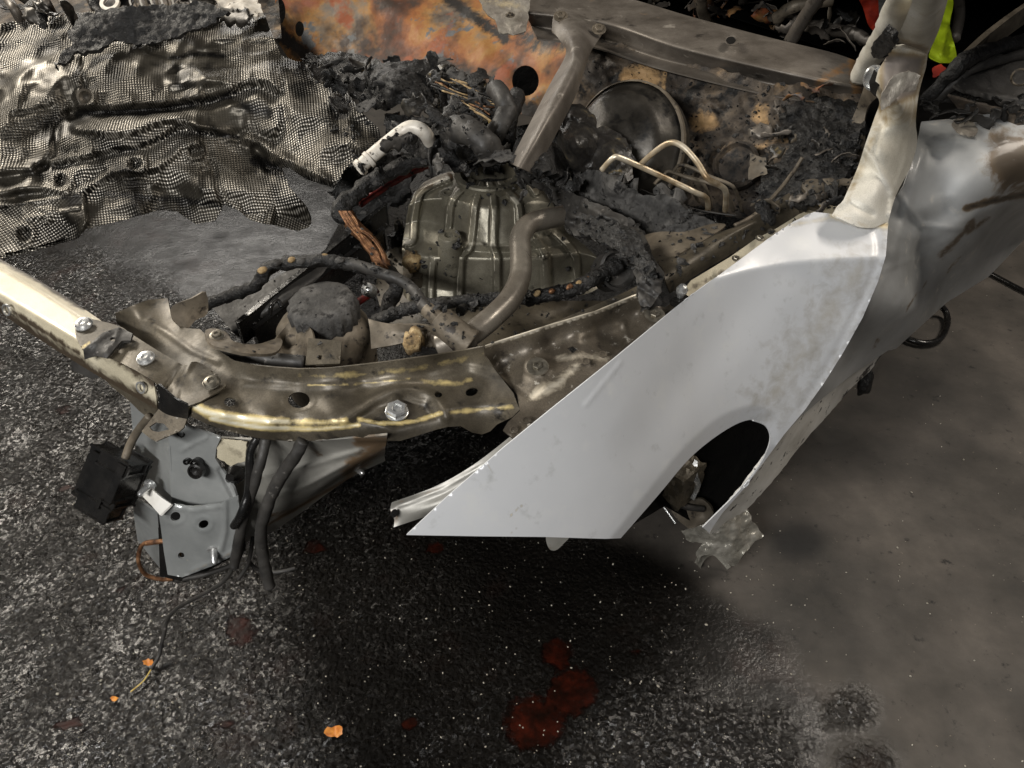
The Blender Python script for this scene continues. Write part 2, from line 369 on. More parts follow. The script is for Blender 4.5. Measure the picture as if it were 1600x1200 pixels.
M['booster'] = mat('sooted_booster_shell', [(.3, (.018, .016, .013)), (.55, (.045, .04, .033)), (.75, (.10, .09, .075))], 12, 7, (.28, .5), .5, (.4, 50, .002), specks=[((.012, .011, .010), 18, .52, .64)])
M['rubber'] = mat('charred_rubber', [(.3, (.014, .013, .012)), (.7, (.042, .039, .035))], 30, 6, (.45, .7), 0, (.5, 90, .002), specks=[((.14, .13, .12), 60, .64, .72)])
M['pipe'] = mat('heat_dulled_pipe', [(.3, (.105, .09, .072)), (.5, (.15, .132, .108)), (.7, (.20, .18, .15))], 14, 6, (.25, .42), .35, (.3, 140, .0008), stain_or_light=(.65, .60, .5), sthr=(.55, .62), grain=.12)
M['tan'] = mat('scorched_tan_metal', [(.3, (.06, .05, .036)), (.5, (.12, .10, .074)), (.7, (.21, .175, .13))], 16, 8, (.45, .7), .3, (.5, 80, .002), specks=[((.025, .02, .016), 30, .58, .66)])
M['whitepipe'] = mat('ash_white_pipe', [(.3, (.42, .38, .32)), (.55, (.66, .62, .55)), (.8, (.8, .77, .7))], 30, 6, (.35, .6), .1, (.3, 90, .001), specks=[((.06, .05, .04), 50, .62, .66)])
M['brake'] = mat('burnt_brake_line_steel', [(.3, (.22, .15, .08)), (.45, (.45, .36, .24)), (.7, (.72, .65, .52))], 20, 4, (.3, .45), .5, None, stain_or_light=(.1, .07, .05))
M['bolt'] = mat('soiled_bolt', [(.3, (.10, .09, .07)), (.7, (.26, .24, .2))], 60, 5, (.3, .5), .8, (.3, 200, .0006))
M['zinc'] = mat('bright_zinc', [(.3, (.45, .46, .46)), (.7, (.78, .78, .76))], 50, 4, (.2, .4), .8, (.2, 150, .0005))
M['bluegrey'] = mat('blue_grey_primer', [(.3, (.20, .21, .208)), (.55, (.28, .29, .285)), (.75, (.36, .365, .36))], 8, 6, (.28, .42), .3, (.15, 60, .001), specks=[((.35, .33, .28), 70, .70, .74)], stain_or_light=[(0, (.2, .17, .12)), (1, (.5, .44, .36))], coat=.3)
M['palegrey'] = mat('pale_rail_primer', [(.3, (.16, .155, .138)), (.55, (.25, .243, .22)), (.75, (.34, .33, .30))], 7, 6, (.3, .5), .25, (.2, 60, .001), specks=[((.10, .06, .03), 14, .60, .70), ((.04, .035, .03), 60, .68, .72)], stain_or_light=[(0, (.3, .2, .12)), (1, (.05, .035, .02))])
M['sill'] = mat('flaking_white_sill', [(.3, (.52, .50, .45)), (.55, (.72, .70, .65)), (.75, (.82, .81, .77))], 10, 7, (.4, .6), 0, (.5, 70, .002), specks=[((.02, .02, .02), 34, .62, .645)], stain_or_light=(.03, .027, .025), sthr=(.5, .56))
M['slag'] = mat('melted_metal_slag', [(.3, (.20, .19, .16)), (.6, (.40, .38, .33)), (.8, (.58, .55, .49))], 20, 6, (.12, .3), .4, (.8, 60, .005))
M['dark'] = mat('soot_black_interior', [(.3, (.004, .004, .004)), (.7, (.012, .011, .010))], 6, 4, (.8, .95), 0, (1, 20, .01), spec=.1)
M['yellow'] = mat('high_visibility_yellow', [(.3, (.45, .62, .01)), (.7, (.62, .78, .03))], 10, 3, (.5, .7))
M['red'] = mat('red_orange_cloth', [(.3, (.25, .015, .008)), (.7, (.75, .06, .02))], 20, 3, (.5, .7))
M['strip'] = mat('reflective_strip', [(.3, (.35, .36, .36)), (.7, (.55, .56, .56))], 20, 3, (.2, .4), .6)
M['leaf'] = mat('dead_leaf', [(.3, (.42, .12, .02)), (.7, (.75, .32, .06))], 80, 4, (.4, .6), 0, (.4, 200, .001))
M['oil'] = mat('red_brown_oil', [(.3, (.008, .003, .002)), (.5, (.022, .004, .002)), (.7, (.075, .010, .003))], 14, 6, (.3, .5), 0, (.8, 160, .003), spec=.15)
M['grit'] = mat('pale_grit', [(.3, (.2, .18, .14)), (.7, (.5, .47, .40))], 40, 3, (.3, .6))
M['wire_yellow'] = mat('burnt_yellow_wire', [(.3, (.4, .26, .05)), (.7, (.72, .55, .16))], 40, 3, (.4, .6))

def shield_material():
    m = mat('dimpled_aluminium', [(.3, (.035, .031, .024)), (.5, (.075, .067, .053)), (.7, (.15, .135, .11))], 9, 8, (.28, .5), .6, None, specks=[((.015, .013, .010), 6, .50, .60)], stain_or_light=(.012, .011, .010))
    nt = m.node_tree; N = nt.nodes; L = nt.links; b = N['Principled BSDF']
    uv = N.new('ShaderNodeAttribute'); uv.attribute_name = 'emboss'
    def math_(op, a, c=None):
        q = N.new('ShaderNodeMath'); q.operation = op
        for i, v in enumerate((a, c)):
            if v is None: continue
            if isinstance(v, (int, float)): q.inputs[i].default_value = v
            else: L.new(v, q.inputs[i])
        return q.outputs[0]
    sp = N.new('ShaderNodeSeparateXYZ'); L.new(uv.outputs['Vector'], sp.inputs[0])
    s = math_('MULTIPLY', math_('SINE', math_('MULTIPLY', sp.outputs[0], 2 * math.pi / .0098)), math_('SINE', math_('MULTIPLY', sp.outputs[1], 2 * math.pi / .0098)))
    h = math_('MULTIPLY', math_('ADD', s, 1), .5)
    fl = N.new('ShaderNodeTexNoise'); fl.inputs['Scale'].default_value = 4.5; fl.inputs['Detail'].default_value = 4; tc0 = N.new('ShaderNodeTexCoord'); L.new(tc0.outputs['Object'], fl.inputs['Vector'])
    fm = N.new('ShaderNodeMapRange'); L.new(fl.outputs['Fac'], fm.inputs[0]); fm.inputs[1].default_value = .38; fm.inputs[2].default_value = .46; fm.inputs[3].default_value = .12
    h = math_('ADD', math_('MULTIPLY', math_('SUBTRACT', h, .5), fm.outputs[0]), .5)
    bp = N.new('ShaderNodeBump'); bp.inputs['Strength'].default_value = .9; bp.inputs['Distance'].default_value = .0022; L.new(h, bp.inputs['Height']); L.new(bp.outputs[0], b.inputs['Normal'])
    # soot stays in the hollows of the embossing, the tops are rubbed bare
    old = b.inputs['Base Color'].links[0].from_socket
    at = N.new('ShaderNodeTexNoise'); at.inputs['Scale'].default_value = 6; at.inputs['Detail'].default_value = 7; tc = N.new('ShaderNodeTexCoord'); L.new(tc.outputs['Object'], at.inputs['Vector'])
    wear_or_glint = N.new('ShaderNodeMapRange'); L.new(at.outputs['Fac'], wear_or_glint.inputs[0]); wear_or_glint.inputs[1].default_value = .44; wear_or_glint.inputs[2].default_value = .58
    k = N.new('ShaderNodeMapRange'); L.new(h, k.inputs[0]); k.inputs[1].default_value = .6; k.inputs[2].default_value = .84
    mx = N.new('ShaderNodeMix'); mx.data_type = 'RGBA'; L.new(math_('MULTIPLY', k.outputs[0], wear_or_glint.outputs[0]), mx.inputs[0]); L.new(old, mx.inputs[6]); mx.inputs[7].default_value = (.60, .565, .50, 1)
    dk = N.new('ShaderNodeMapRange'); L.new(h, dk.inputs[0]); dk.inputs[1].default_value = .2; dk.inputs[2].default_value = .5; dk.inputs[3].default_value = .25; dk.inputs[4].default_value = 1
    hs = N.new('ShaderNodeHueSaturation'); L.new(mx.outputs[2], hs.inputs['Color']); L.new(dk.outputs[0], hs.inputs['Value'])
    L.new(hs.outputs[0], b.inputs['Base Color'])
    return m
M['shield'] = shield_material()

def ground_material():
    m = bpy.data.materials.new('workshop_floor'); m.use_nodes = True; nt = m.node_tree; N = nt.nodes; L = nt.links; b = N['Principled BSDF']
    tc = N.new('ShaderNodeTexCoord')
    def noise(sc, det=6, ro=.6, off=0):
        n = N.new('ShaderNodeTexNoise'); n.inputs['Scale'].default_value = sc; n.inputs['Detail'].default_value = det; n.inputs['Roughness'].default_value = ro
        mp = N.new('ShaderNodeMapping'); mp.inputs['Location'].default_value = (off, -off, off); L.new(tc.outputs['Object'], mp.inputs[0]); L.new(mp.outputs[0], n.inputs['Vector']); return n.outputs['Fac']
    def ramp(f, cols):
        r = N.new('ShaderNodeValToRGB'); L.new(f, r.inputs[0]); e = r.color_ramp.elements
        while len(e) > 1: e.remove(e[-1])
        for i, (p, c) in enumerate(cols):
            q = e[0] if i == 0 else e.new(p)
            q.position = p; q.color = (*c, 1)
        return r.outputs[0]
    def mr(f, a, c, d=0., e=1.):
        q = N.new('ShaderNodeMapRange'); L.new(f, q.inputs[0])
        for i, v in enumerate((a, c, d, e)): q.inputs[i + 1].default_value = v
        return q.outputs[0]
    def mx(f, a, c, col=True):
        q = N.new('ShaderNodeMix'); q.data_type = 'RGBA' if col else 'FLOAT'; i0 = (6, 7, 2) if col else (2, 3, 0)
        if isinstance(f, float): q.inputs[0].default_value = f
        else: L.new(f, q.inputs[0])
        for k, v in ((i0[0], a), (i0[1], c)):
            if isinstance(v, tuple): q.inputs[k].default_value = (*v, 1)
            elif isinstance(v, (int, float)): q.inputs[k].default_value = v
            else: L.new(v, q.inputs[k])
        return q.outputs[i0[2]]
    def mth(op, a, c):
        q = N.new('ShaderNodeMath'); q.operation = op
        for k, v in enumerate((a, c)):
            if isinstance(v, (int, float)): q.inputs[k].default_value = v
            else: L.new(v, q.inputs[k])
        return q.outputs[0]
    def att(n):
        a = N.new('ShaderNodeAttribute'); a.attribute_name = n; return a.outputs['Fac']
    wet = att('wet'); peb = att('peb'); oily = att('oily'); red = att('red'); car_shade = att('car_shade')
    dry = ramp(noise(3.2, 9, .62), [(.3, (.034, .031, .027)), (.46, (.062, .055, .047)), (.58, (.088, .077, .066)), (.72, (.13, .113, .096))])
    dry = mx(mr(noise(55, 5, .7, 3), .66, .72), dry, (.24, .20, .16))
    dry = mx(mr(noise(24, 5, .7, 8), .60, .70), dry, (.022, .020, .018))
    wetc = ramp(noise(70, 6, .7, 5), [(.35, (.0035, .003, .0026)), (.55, (.008, .007, .006)), (.7, (.022, .019, .015))])
    wetc = mx(mr(noise(180, 3, .6, 1), .69, .73), wetc, (.30, .25, .17))
    wetc = mx(mr(noise(4.5, 4, .6, 11), .58, .70, 0, .25), wetc, (.035, .010, .005))
    col = mx(wet, dry, wetc); col = mx(oily, col, (.010, .010, .010)); col = mx(mth('MULTIPLY', car_shade, .75), col, (.003, .0026, .0022))
    redm = mr(mth('ADD', red, mth('MULTIPLY', mth('SUBTRACT', noise(38, 6, .65, 21), .5), 1.1)), .42, .62)
    col = mx(redm, col, ramp(noise(26, 4, .6, 17), [(.35, (.005, .0018, .001)), (.5, (.012, .0026, .0013)), (.72, (.032, .005, .0022))]))
    L.new(col, b.inputs['Base Color'])
    wp = N.new('ShaderNodeVectorMath'); wp.operation = 'MULTIPLY_ADD'; nn = N.new('ShaderNodeTexNoise'); nn.inputs['Scale'].default_value = 40; nn.inputs['Detail'].default_value = 3
    rg = mx(wet, mr(noise(6, 5, .6, 4), .3, .7, .62, .85), mr(noise(14, 5, .6, 2), .3, .7, .28, .5), False)
    rg = mx(peb, rg, mr(noise(11, 5, .6, 6), .35, .65, .22, .42), False)
    rg = mx(redm, rg, .55, False)
    L.new(rg, b.inputs['Roughness']); L.new(mth('MULTIPLY', mx(wet, .45, .20, False), mth('SUBTRACT', 1.0, mth('MULTIPLY', car_shade, .88))), b.inputs['Specular IOR Level'])
    vo = N.new('ShaderNodeTexVoronoi'); vo.inputs['Scale'].default_value = 85; vo.feature = 'SMOOTH_F1'; vo.inputs['Smoothness'].default_value = .5
    L.new(tc.outputs['Object'], nn.inputs['Vector']); L.new(nn.outputs['Color'], wp.inputs[0]); wp.inputs[1].default_value = (.02, .02, .02); L.new(tc.outputs['Object'], wp.inputs[2]); L.new(wp.outputs[0], vo.inputs['Vector'])
    pb = mth('MULTIPLY', mr(vo.outputs['Distance'], .1, .75, 1, 0), 1.0)
    pb = mth('ADD', pb, mth('MULTIPLY', noise(120, 4, .6, 7), 1.0)); pb = mth('ADD', pb, mth('MULTIPLY', noise(28, 3, .6, 2), 1.6))
    smooth = mth('ADD', mth('MULTIPLY', noise(45, 7, .65, 13), .9), mth('MULTIPLY', noise(9, 3, .5, 3), 1.2))
    h = mx(peb, mth('MULTIPLY', smooth, .35), pb, False); h = mx(redm, h, mth('MULTIPLY', h, .25), False)
    def facets(sc, k):
        v = N.new('ShaderNodeTexVoronoi'); v.inputs['Scale'].default_value = sc; L.new(wp.outputs[0], v.inputs['Vector'])
        q = N.new('ShaderNodeVectorMath'); q.operation = 'MULTIPLY_ADD'; L.new(v.outputs['Color'], q.inputs[0]); q.inputs[1].default_value = (k, k, 0); q.inputs[2].default_value = (-k / 2, -k / 2, 1)
        return q.outputs[0]
    ad = N.new('ShaderNodeVectorMath'); ad.operation = 'ADD'; L.new(facets(125, 1.9), ad.inputs[0]); L.new(facets(50, .7), ad.inputs[1])
    flat = N.new('ShaderNodeMix'); flat.data_type = 'VECTOR'; L.new(mth('MULTIPLY', mth('SUBTRACT', 1.0, mth('MULTIPLY', peb, mr(noise(5, 4, .6, 51), .35, .55, .45, 1.0))), 1.0), flat.inputs[0]); L.new(ad.outputs[0], flat.inputs[4]); flat.inputs[5].default_value = (0, 0, 2)
    nm_ = N.new('ShaderNodeVectorMath'); nm_.operation = 'NORMALIZE'; L.new(flat.outputs[1], nm_.inputs[0])
    film = N.new('ShaderNodeBump'); film.inputs['Strength'].default_value = 1; film.inputs['Distance'].default_value = .0014
    L.new(nm_.outputs[0], film.inputs['Normal']); L.new(mth('ADD', mth('MULTIPLY', noise(90, 4, .6, 31), 1.6), mth('MULTIPLY', noise(14, 2, .5, 33), 2.0)), film.inputs['Height']); L.new(film.outputs[0], b.inputs['Coat Normal'])
    fw = mth('MULTIPLY', wet, mr(noise(6, 5, .65, 41), .37, .62, .16, .84)); L.new(mth('MULTIPLY', fw, mth('MULTIPLY', mth('SUBTRACT', 1.0, mth('MULTIPLY', redm, .93)), mth('SUBTRACT', 1.0, mth('MULTIPLY', car_shade, .86)))), b.inputs['Coat Weight']); b.inputs['Coat Roughness'].default_value = .06
    bp = N.new('ShaderNodeBump'); bp.inputs['Strength'].default_value = 1; bp.inputs['Distance'].default_value = .0036; L.new(h, bp.inputs['Height']); L.new(bp.outputs[0], b.inputs['Normal'])
    return m
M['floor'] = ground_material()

# ---------------------------------------------------------------- the floor
def floor():
    xs = np.r_[-40, -12, np.arange(-3.2, 3.6, .025), 12, 40]; ys = np.r_[-30, -8, np.arange(-.3, 4.4, .025), 12, 60]
    X, Y = np.meshgrid(xs, ys); n, m = X.shape; V = np.c_[X.ravel(), Y.ravel(), np.zeros(X.size)]
    F = [(i * m + j, i * m + j + 1, (i + 1) * m + j + 1, (i + 1) * m + j) for i in range(n - 1) for j in range(m - 1)]
    me = mesh('floor', V, F)
    Vc = V.copy(); Vc[:, 1] = np.maximum(Vc[:, 1], -.2); px, py = px_of(Vc)
    nz = fbm(V, 5, 5, 3) * 60
    edge = [(-3000, 5000), (-3000, -500), (420, 60), (640, 300), (760, 620), (900, 800), (1030, 870), (1110, 920), (1190, 1000), (1250, 1080), (1290, 1200), (1500, 2500)]
    def soft(poly, w, k=1):
        d = dist(px, py, poly, True); d = np.where(inside(px, py, poly), d, -d) + nz * k; t = np.clip(d / w + .5, 0, 1); return t * t * (3 - 2 * t)
    wet = soft(edge, 60)
    peb = soft([(-3000, 5000), (-3000, 380), (0, 370), (100, 400), (330, 500), (640, 560), (900, 780), (1010, 900), (1080, 980), (1060, 1040), (1120, 1120), (1250, 1190), (1400, 2600)], 90)
    for c in (circ(1325, 1110, 36, 30), circ(1350, 1195, 50, 28), circ(1110, 1150, 90, 40)):
        peb = np.maximum(peb, soft(c, 20, .25)); wet = np.maximum(wet, soft(c, 30, .3) * .8)
    oily = np.maximum(soft(circ(1245, 850, 50, 38), 40, .5) * .85, soft([(1380, 560), (1500, 560), (1560, 660), (1480, 740), (1330, 760), (1240, 720)], 70, .6) * .4)
    red = np.zeros(len(px)); rs = np.random.RandomState(3)
    for cx_, cy_, rx_, ry_ in ((107, 1130, 20, 12), (376, 985, 22, 26), (835, 1130, 46, 44), (895, 1080, 38, 36), (870, 1020, 26, 22), (190, 926, 10, 7), (106, 764, 12, 8), (350, 1128, 14, 10), (490, 856, 20, 10), (640, 1130, 16, 12), (680, 856, 16, 10), (990, 1016, 10, 7), (100, 640, 14, 6)):
        dd = 1 - np.hypot((px - cx_) / rx_, (py - cy_) / ry_) / 1.5; red = np.maximum(red, np.clip(dd * 1.5, 0, 1) * (1 if rx_ > 14 else .9))
    car_shade = soft([(520, 760), (1000, 800), (1080, 880), (1130, 970), (1050, 1090), (960, 1120), (860, 1260), (560, 1290), (440, 1120), (420, 960), (400, 880), (420, 740), (600, 680)], 170, .9)  # paints the car's shade and dark reflection into the floor
    for nm, a in (('car_shade', car_shade), ('red', red), ('wet', wet), ('peb', peb), ('oily', oily)):
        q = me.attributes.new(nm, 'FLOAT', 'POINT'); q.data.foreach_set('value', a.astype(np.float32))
    me.materials.append(M['floor']); o = bpy.data.objects.new('floor', me); COL.objects.link(o); o['kind'] = 'structure'
floor()

# ================================================================ THE CAR
car = root('burnt_car', (0.2, 1.2, 0), 'burnt out silver car wreck with open empty engine bay and pale fender', 'car')
SH = dict(parent=car)
UPT = (0, -.25, 1)

# ---- dark bodywork behind everything: bay floor, cabin
sheet('bay_floor', [(410, 520), (500, 405), (540, 330), (580, 240), (900, 180), (1330, 160), (1345, 340), (1100, 470), (1010, 560), (700, 600), (420, 600)], [(410, 520, .42), (560, 240, .45), (1330, 160, .7), (1100, 470, .55), (700, 600, .42)], M['char'], car, step=14, thick=.004, noise=[(.03, 9, 4)], seed=2)
sheet('cabin_floor', [(840, -60), (1000, -20), (1340, 90), (1600, 100), (1760, 200), (1800, -60), (1500, -110), (900, -90)], [(840, -60, .5), (1340, 90, .5), (1760, 200, .45), (1800, -60, .45), (900, -90, .5)], M['dark'], car, step=30, thick=.004, noise=[(.04, 5, 4)], seed=5)
grid('cabin_side', [[(830, -70, 1.05), (1100, -90, 1.2), (1400, -110, 1.3), (1800, -70, 1.4)], [(840, -88, .5), (1100, -98, .5), (1400, -108, .5), (1800, -62, .45)]], M['dark'], car, thick=.01)

# ---- heat rusted bulkhead and burnt insulation
sheet('rusted_bulkhead', [(430, -40), (840, -40), (860, 30), (935, 70), (905, 200), (800, 175), (700, 150), (560, 125), (470, 120), (430, 60)],
      [(430, -40, 1.0), (840, -40, 1.02), (935, 60, .98), (905, 200, .72), (700, 150, .72), (470, 120, .68)], M['rust'], car, step=7, thick=.004,
      holes=[circ(821, 126, 21, 24), circ(902, 116, 11, 13), circ(437, 18, 9, 20), circ(468, 45, 7, 12)],
      beads=[([(600, 0), (650, 40), (730, 60), (780, 110)], 26, .012), ([(480, 30), (520, 60), (540, 100)], 20, -.012), (circ(640, 55, 14), 8, .006), ([(735, 20), (760, 80), (735, 120)], 14, .010), (circ(821, 126, 30, 33) + [(851, 126)], 8, .006)],
      noise=[(.018, 7, 4), (.004, 40, 3)], stains_or_light=[(circ(850, 60, 50, 30), 60, .7, 1), ([(400, 0), (440, 60), (520, 115)], 26, .9), ([(690, 100), (800, 165), (900, 190)], 26, .9), ([(700, 0), (790, 60)], 22, .8)], seed=11)
sheet('bulkhead_dark_backing', [(420, -40), (850, -40), (950, 60), (900, 190), (700, 150), (460, 110)], [(420, -40, .90), (850, -40, .92), (950, 60, .86), (900, 190, .60), (460, 110, .56)], M['dark'], car, step=20, thick=.003)  # dark sheet added so the bulkhead holes read black
sheet('burnt_bulkhead', jag([(905, 95), (935, 60), (1050, 85), (1200, 130), (1345, 130), (1345, 200), (1335, 345), (1200, 352), (1120, 335), (1000, 290), (900, 235), (880, 150)], 3, 8, 4),
      [(905, 95, .95), (950, 60, 1.0), (1200, 130, 1.0), (1345, 130, 1.0), (1335, 345, .75), (1200, 352, .7), (1000, 290, .68), (900, 235, .70), (1100, 200, .86)], M['firewall'], car, step=5, thick=.004,
      beads=[([(960, 100), (1010, 115), (1060, 150), (1120, 150)], 16, .012), ([(985, 90), (1000, 130), (960, 160)], 14, .018), (circ(1143, 253, 32, 26), 12, -.03, 'fill'), (circ(1105, 180, 14), 12, .02, 'fill'), (circ(1225, 190, 18, 12), 12, .018, 'fill')],
      noise=[(.030, 12, 5), (.014, 45, 3, True)], stains_or_light=[(circ(1000, 120, 34, 22), 20, .75, 1), (circ(985, 140, 24, 16), 14, .8, 1), (circ(1100, 190, 26, 20), 20, .65, 1), (circ(1190, 180, 18, 22), 16, .6, 1), ([(1160, 235), (1240, 215)], 16, .55), ([(1040, 110), (1035, 145)], 8, .8)], seed=6)
grid('cowl_beam', [[(820, -30, 1.07), (960, -8, 1.06), (1080, 26, 1.055), (1200, 58, 1.05), (1300, 82, 1.04), (1350, 100, 1.03)],
                   [(820, 20, 1.055), (945, 36, 1.045), (1060, 74, 1.04), (1200, 108, 1.035), (1300, 130, 1.02), (1350, 138, 1.0)],
                   [(830, 40, 1.0), (935, 60, .99), (1040, 94, .985), (1180, 126, .98), (1300, 150, .97), (1348, 156, .96)],
                   [(840, 60, 1.0), (930, 74, .99), (1030, 106, .985), (1180, 143, .98), (1290, 162, .97), (1345, 168, .95)]], M['cowl'], car, nu=16, nv=9, sv=False, thick=.004,
     beads=[(circ(1142, 63, 8, 6), 5, -.03, 'fill'), ([(950, 60), (1040, 92), (1130, 122), (1250, 148)], 7, .006), ([(840, 5), (870, 12), (960, 20)], 12, .004)], noise=[(.006, 8, 4), (.0015, 40, 3)],
     stains_or_light=[([(1275, 130), (1320, 105)], 20, .6), ([(1340, 100), (1350, 150)], 28, 1), ([(1100, 150), (1300, 165)], 10, .9), ([(900, -5), (1100, 45)], 9, .35)], seed=8)
lathe('bolt_hole', P(1142, 63, 1.055), (-.25, -.5, 1), [(.0135, 0), (.0135, .003), (.010, .003), (.010, 0)], M['cowl'], car, caps=False)
sheet('bolt_hole', circ(1142, 63, 7.5, 6), [(1142, 63, 1.062), (1150, 63, 1.062), (1142, 70, 1.062)], M['dark'], car, step=3, thick=0)  # dark disc added for the shade inside the hole
sheet('melted_bracket', jag([(742, -10), (830, -10), (826, 20), (822, 48), (800, 54), (778, 50), (774, 32), (758, 18)], 1.5, 6, 3), [(742, -10, 1.1), (830, -10, 1.1), (800, 54, 1.02)], M['blister'], car, step=4, thick=.004, noise=[(.012, 30, 3)], stains_or_light=[([(750, 0), (815, 10)], 20, .5)], seed=4)
bolt(797, 24, 1.075, 5, M['tan'], car)

# ---- strut brace running from the cowl to the strut tower
grid('strut_brace', [[(862, 48, 1.06), (874, 62, 1.055), (884, 84, 1.05), (860, 130, 1.025), (829, 190, .985), (796, 254, .94)],
                     [(866, 22, 1.075), (888, 52, 1.08), (896, 90, 1.08), (874, 136, 1.055), (843, 197, 1.015), (808, 260, .96)],
                     [(884, 14, 1.08), (905, 44, 1.085), (910, 92, 1.07), (890, 142, 1.045), (857, 205, 1.0), (822, 266, .95)],
                     [(946, 42, 1.065), (934, 64, 1.06), (920, 88, 1.045), (902, 144, 1.015), (868, 212, .975), (834, 272, .93)]], M['cowl'], car, nu=8, nv=6, thick=.006, beads=[([(893, 60), (903, 110), (840, 220), (812, 262)], 10, .004)], noise=[(.002, 30, 3)], seed=9)
for x, y, z in ((876, 26, 1.085), (936, 46, 1.08)): bolt(x, y, z, 7.5, M['tan'], car, nrm=(0, -.5, .9), washer=1.5)

# ---- brake booster and its lines
bc = P(975, 235, .86); bn = (-BACK * .9 + UP * .42)
lathe('brake_booster', bc, bn, [(.155, -.05), (.165, -.03), (.168, 0), (.158, .012), (.146, .02), (.138, .05), (.118, .066), (.07, .075), (.05, .10), (.0, .10)], M['booster'], car, n=48, noise=.010, nscale=9, caps=False, sharp=60)
lathe('booster_band', bc, bn, [(.169, -.012), (.172, -.004), (.172, .006), (.167, .010)], M['tan'], car, n=48, noise=.004, nscale=9, caps=False)
sheet('master_cylinder', jag(spl([(878, 170), (905, 163), (928, 180), (938, 210), (960, 225), (966, 240), (948, 250), (930, 272), (905, 292), (880, 285), (868, 250), (872, 215)], 5, True), 1.5, 5, 5), [(878, 170, .98), (928, 180, .97), (960, 232, .90), (905, 292, .84), (870, 240, .90), (905, 225, .985)], M['melt'], car, step=3.5, thick=.03,
      beads=[([(925, 180), (935, 215), (958, 228)], 8, .014), ([(880, 170), (876, 210), (895, 230), (900, 245)], 7, .01), ([(945, 230), (925, 262)], 12, .02), (circ(905, 178, 14, 10), 6, .02, 'fill')], noise=[(.018, 26, 4), (.006, 70, 3)], seed=12)
sheet('melted_reservoir', jag([(812, 240), (835, 224), (870, 222), (890, 238), (900, 262), (880, 275), (830, 262)], 2.5, 5, 6), [(812, 240, .93), (870, 222, .93), (900, 262, .88), (850, 245, .96)], M['char'], car, step=3.5, thick=.02, noise=[(.02, 30, 4)], seed=15)
BR = [[(1000, 258, .90), (1022, 238, .94), (1047, 223, .97), (1068, 230, .97), (1090, 254, .95), (1105, 278, .93), (1122, 288, .91), (1134, 300, .88), (1133, 330, .80)],
      [(940, 266, .90), (958, 247, .93), (970, 247, .93), (1000, 260, .91), (1050, 283, .88), (1085, 300, .86), (1104, 310, .83), (1106, 330, .78)],
      [(1052, 268, .87), (1062, 258, .89), (1080, 262, .89), (1110, 276, .88), (1140, 288, .87), (1150, 300, .85), (1160, 330, .78)],
      [(1036, 276, .86), (1045, 268, .87), (1075, 278, .87), (1096, 285, .86), (1106, 302, .83), (1112, 325, .78)],
      [(1022, 288, .85), (1035, 278, .86), (1060, 288, .85), (1080, 298, .84), (1092, 315, .80)],
      [(1050, 270, .86), (1090, 281, .865), (1120, 290, .86), (1136, 300, .84), (1146, 330, .78)]]
for i, b_ in enumerate(BR): tube('brake_line', [(x, y, z + (.045 if i < 2 else 0)) for x, y, z in b_], .0062 if i < 2 else .0042, M['brake'] if i < 2 else M['tan'], car, n=10, label='pale ash coated brake line' if i < 2 else None)
tube('brake_line', [(1254, 246, .93), (1240, 268, .90), (1215, 300, .87), (1180, 335, .85), (1148, 352, .84)], .0045, M['tan'], car, n=8, label='thin rusty brown brake line')
tube('ground_wire', [(1000, 296, .84), (1040, 312, .84), (1090, 328, .84), (1150, 337, .84)], .0022, M['rubber'], car, n=6)
lathe('vent_pod', P(1150, 258, .84), (-.5, -.8, .5), [(.055, -.05), (.06, 0), (.052, .008), (.045, -.004), (.0, -.01)], M['firewall'], car, noise=.01, nscale=20, caps=False)
sheet('scorched_tab', jag([(1172, 240), (1196, 247), (1200, 270), (1168, 282)], 1.5, 6, 4), [(1172, 240, .9), (1196, 247, .9), (1168, 282, .85)], M['tan'], car, step=5, noise=[(.006, 30, 3)])

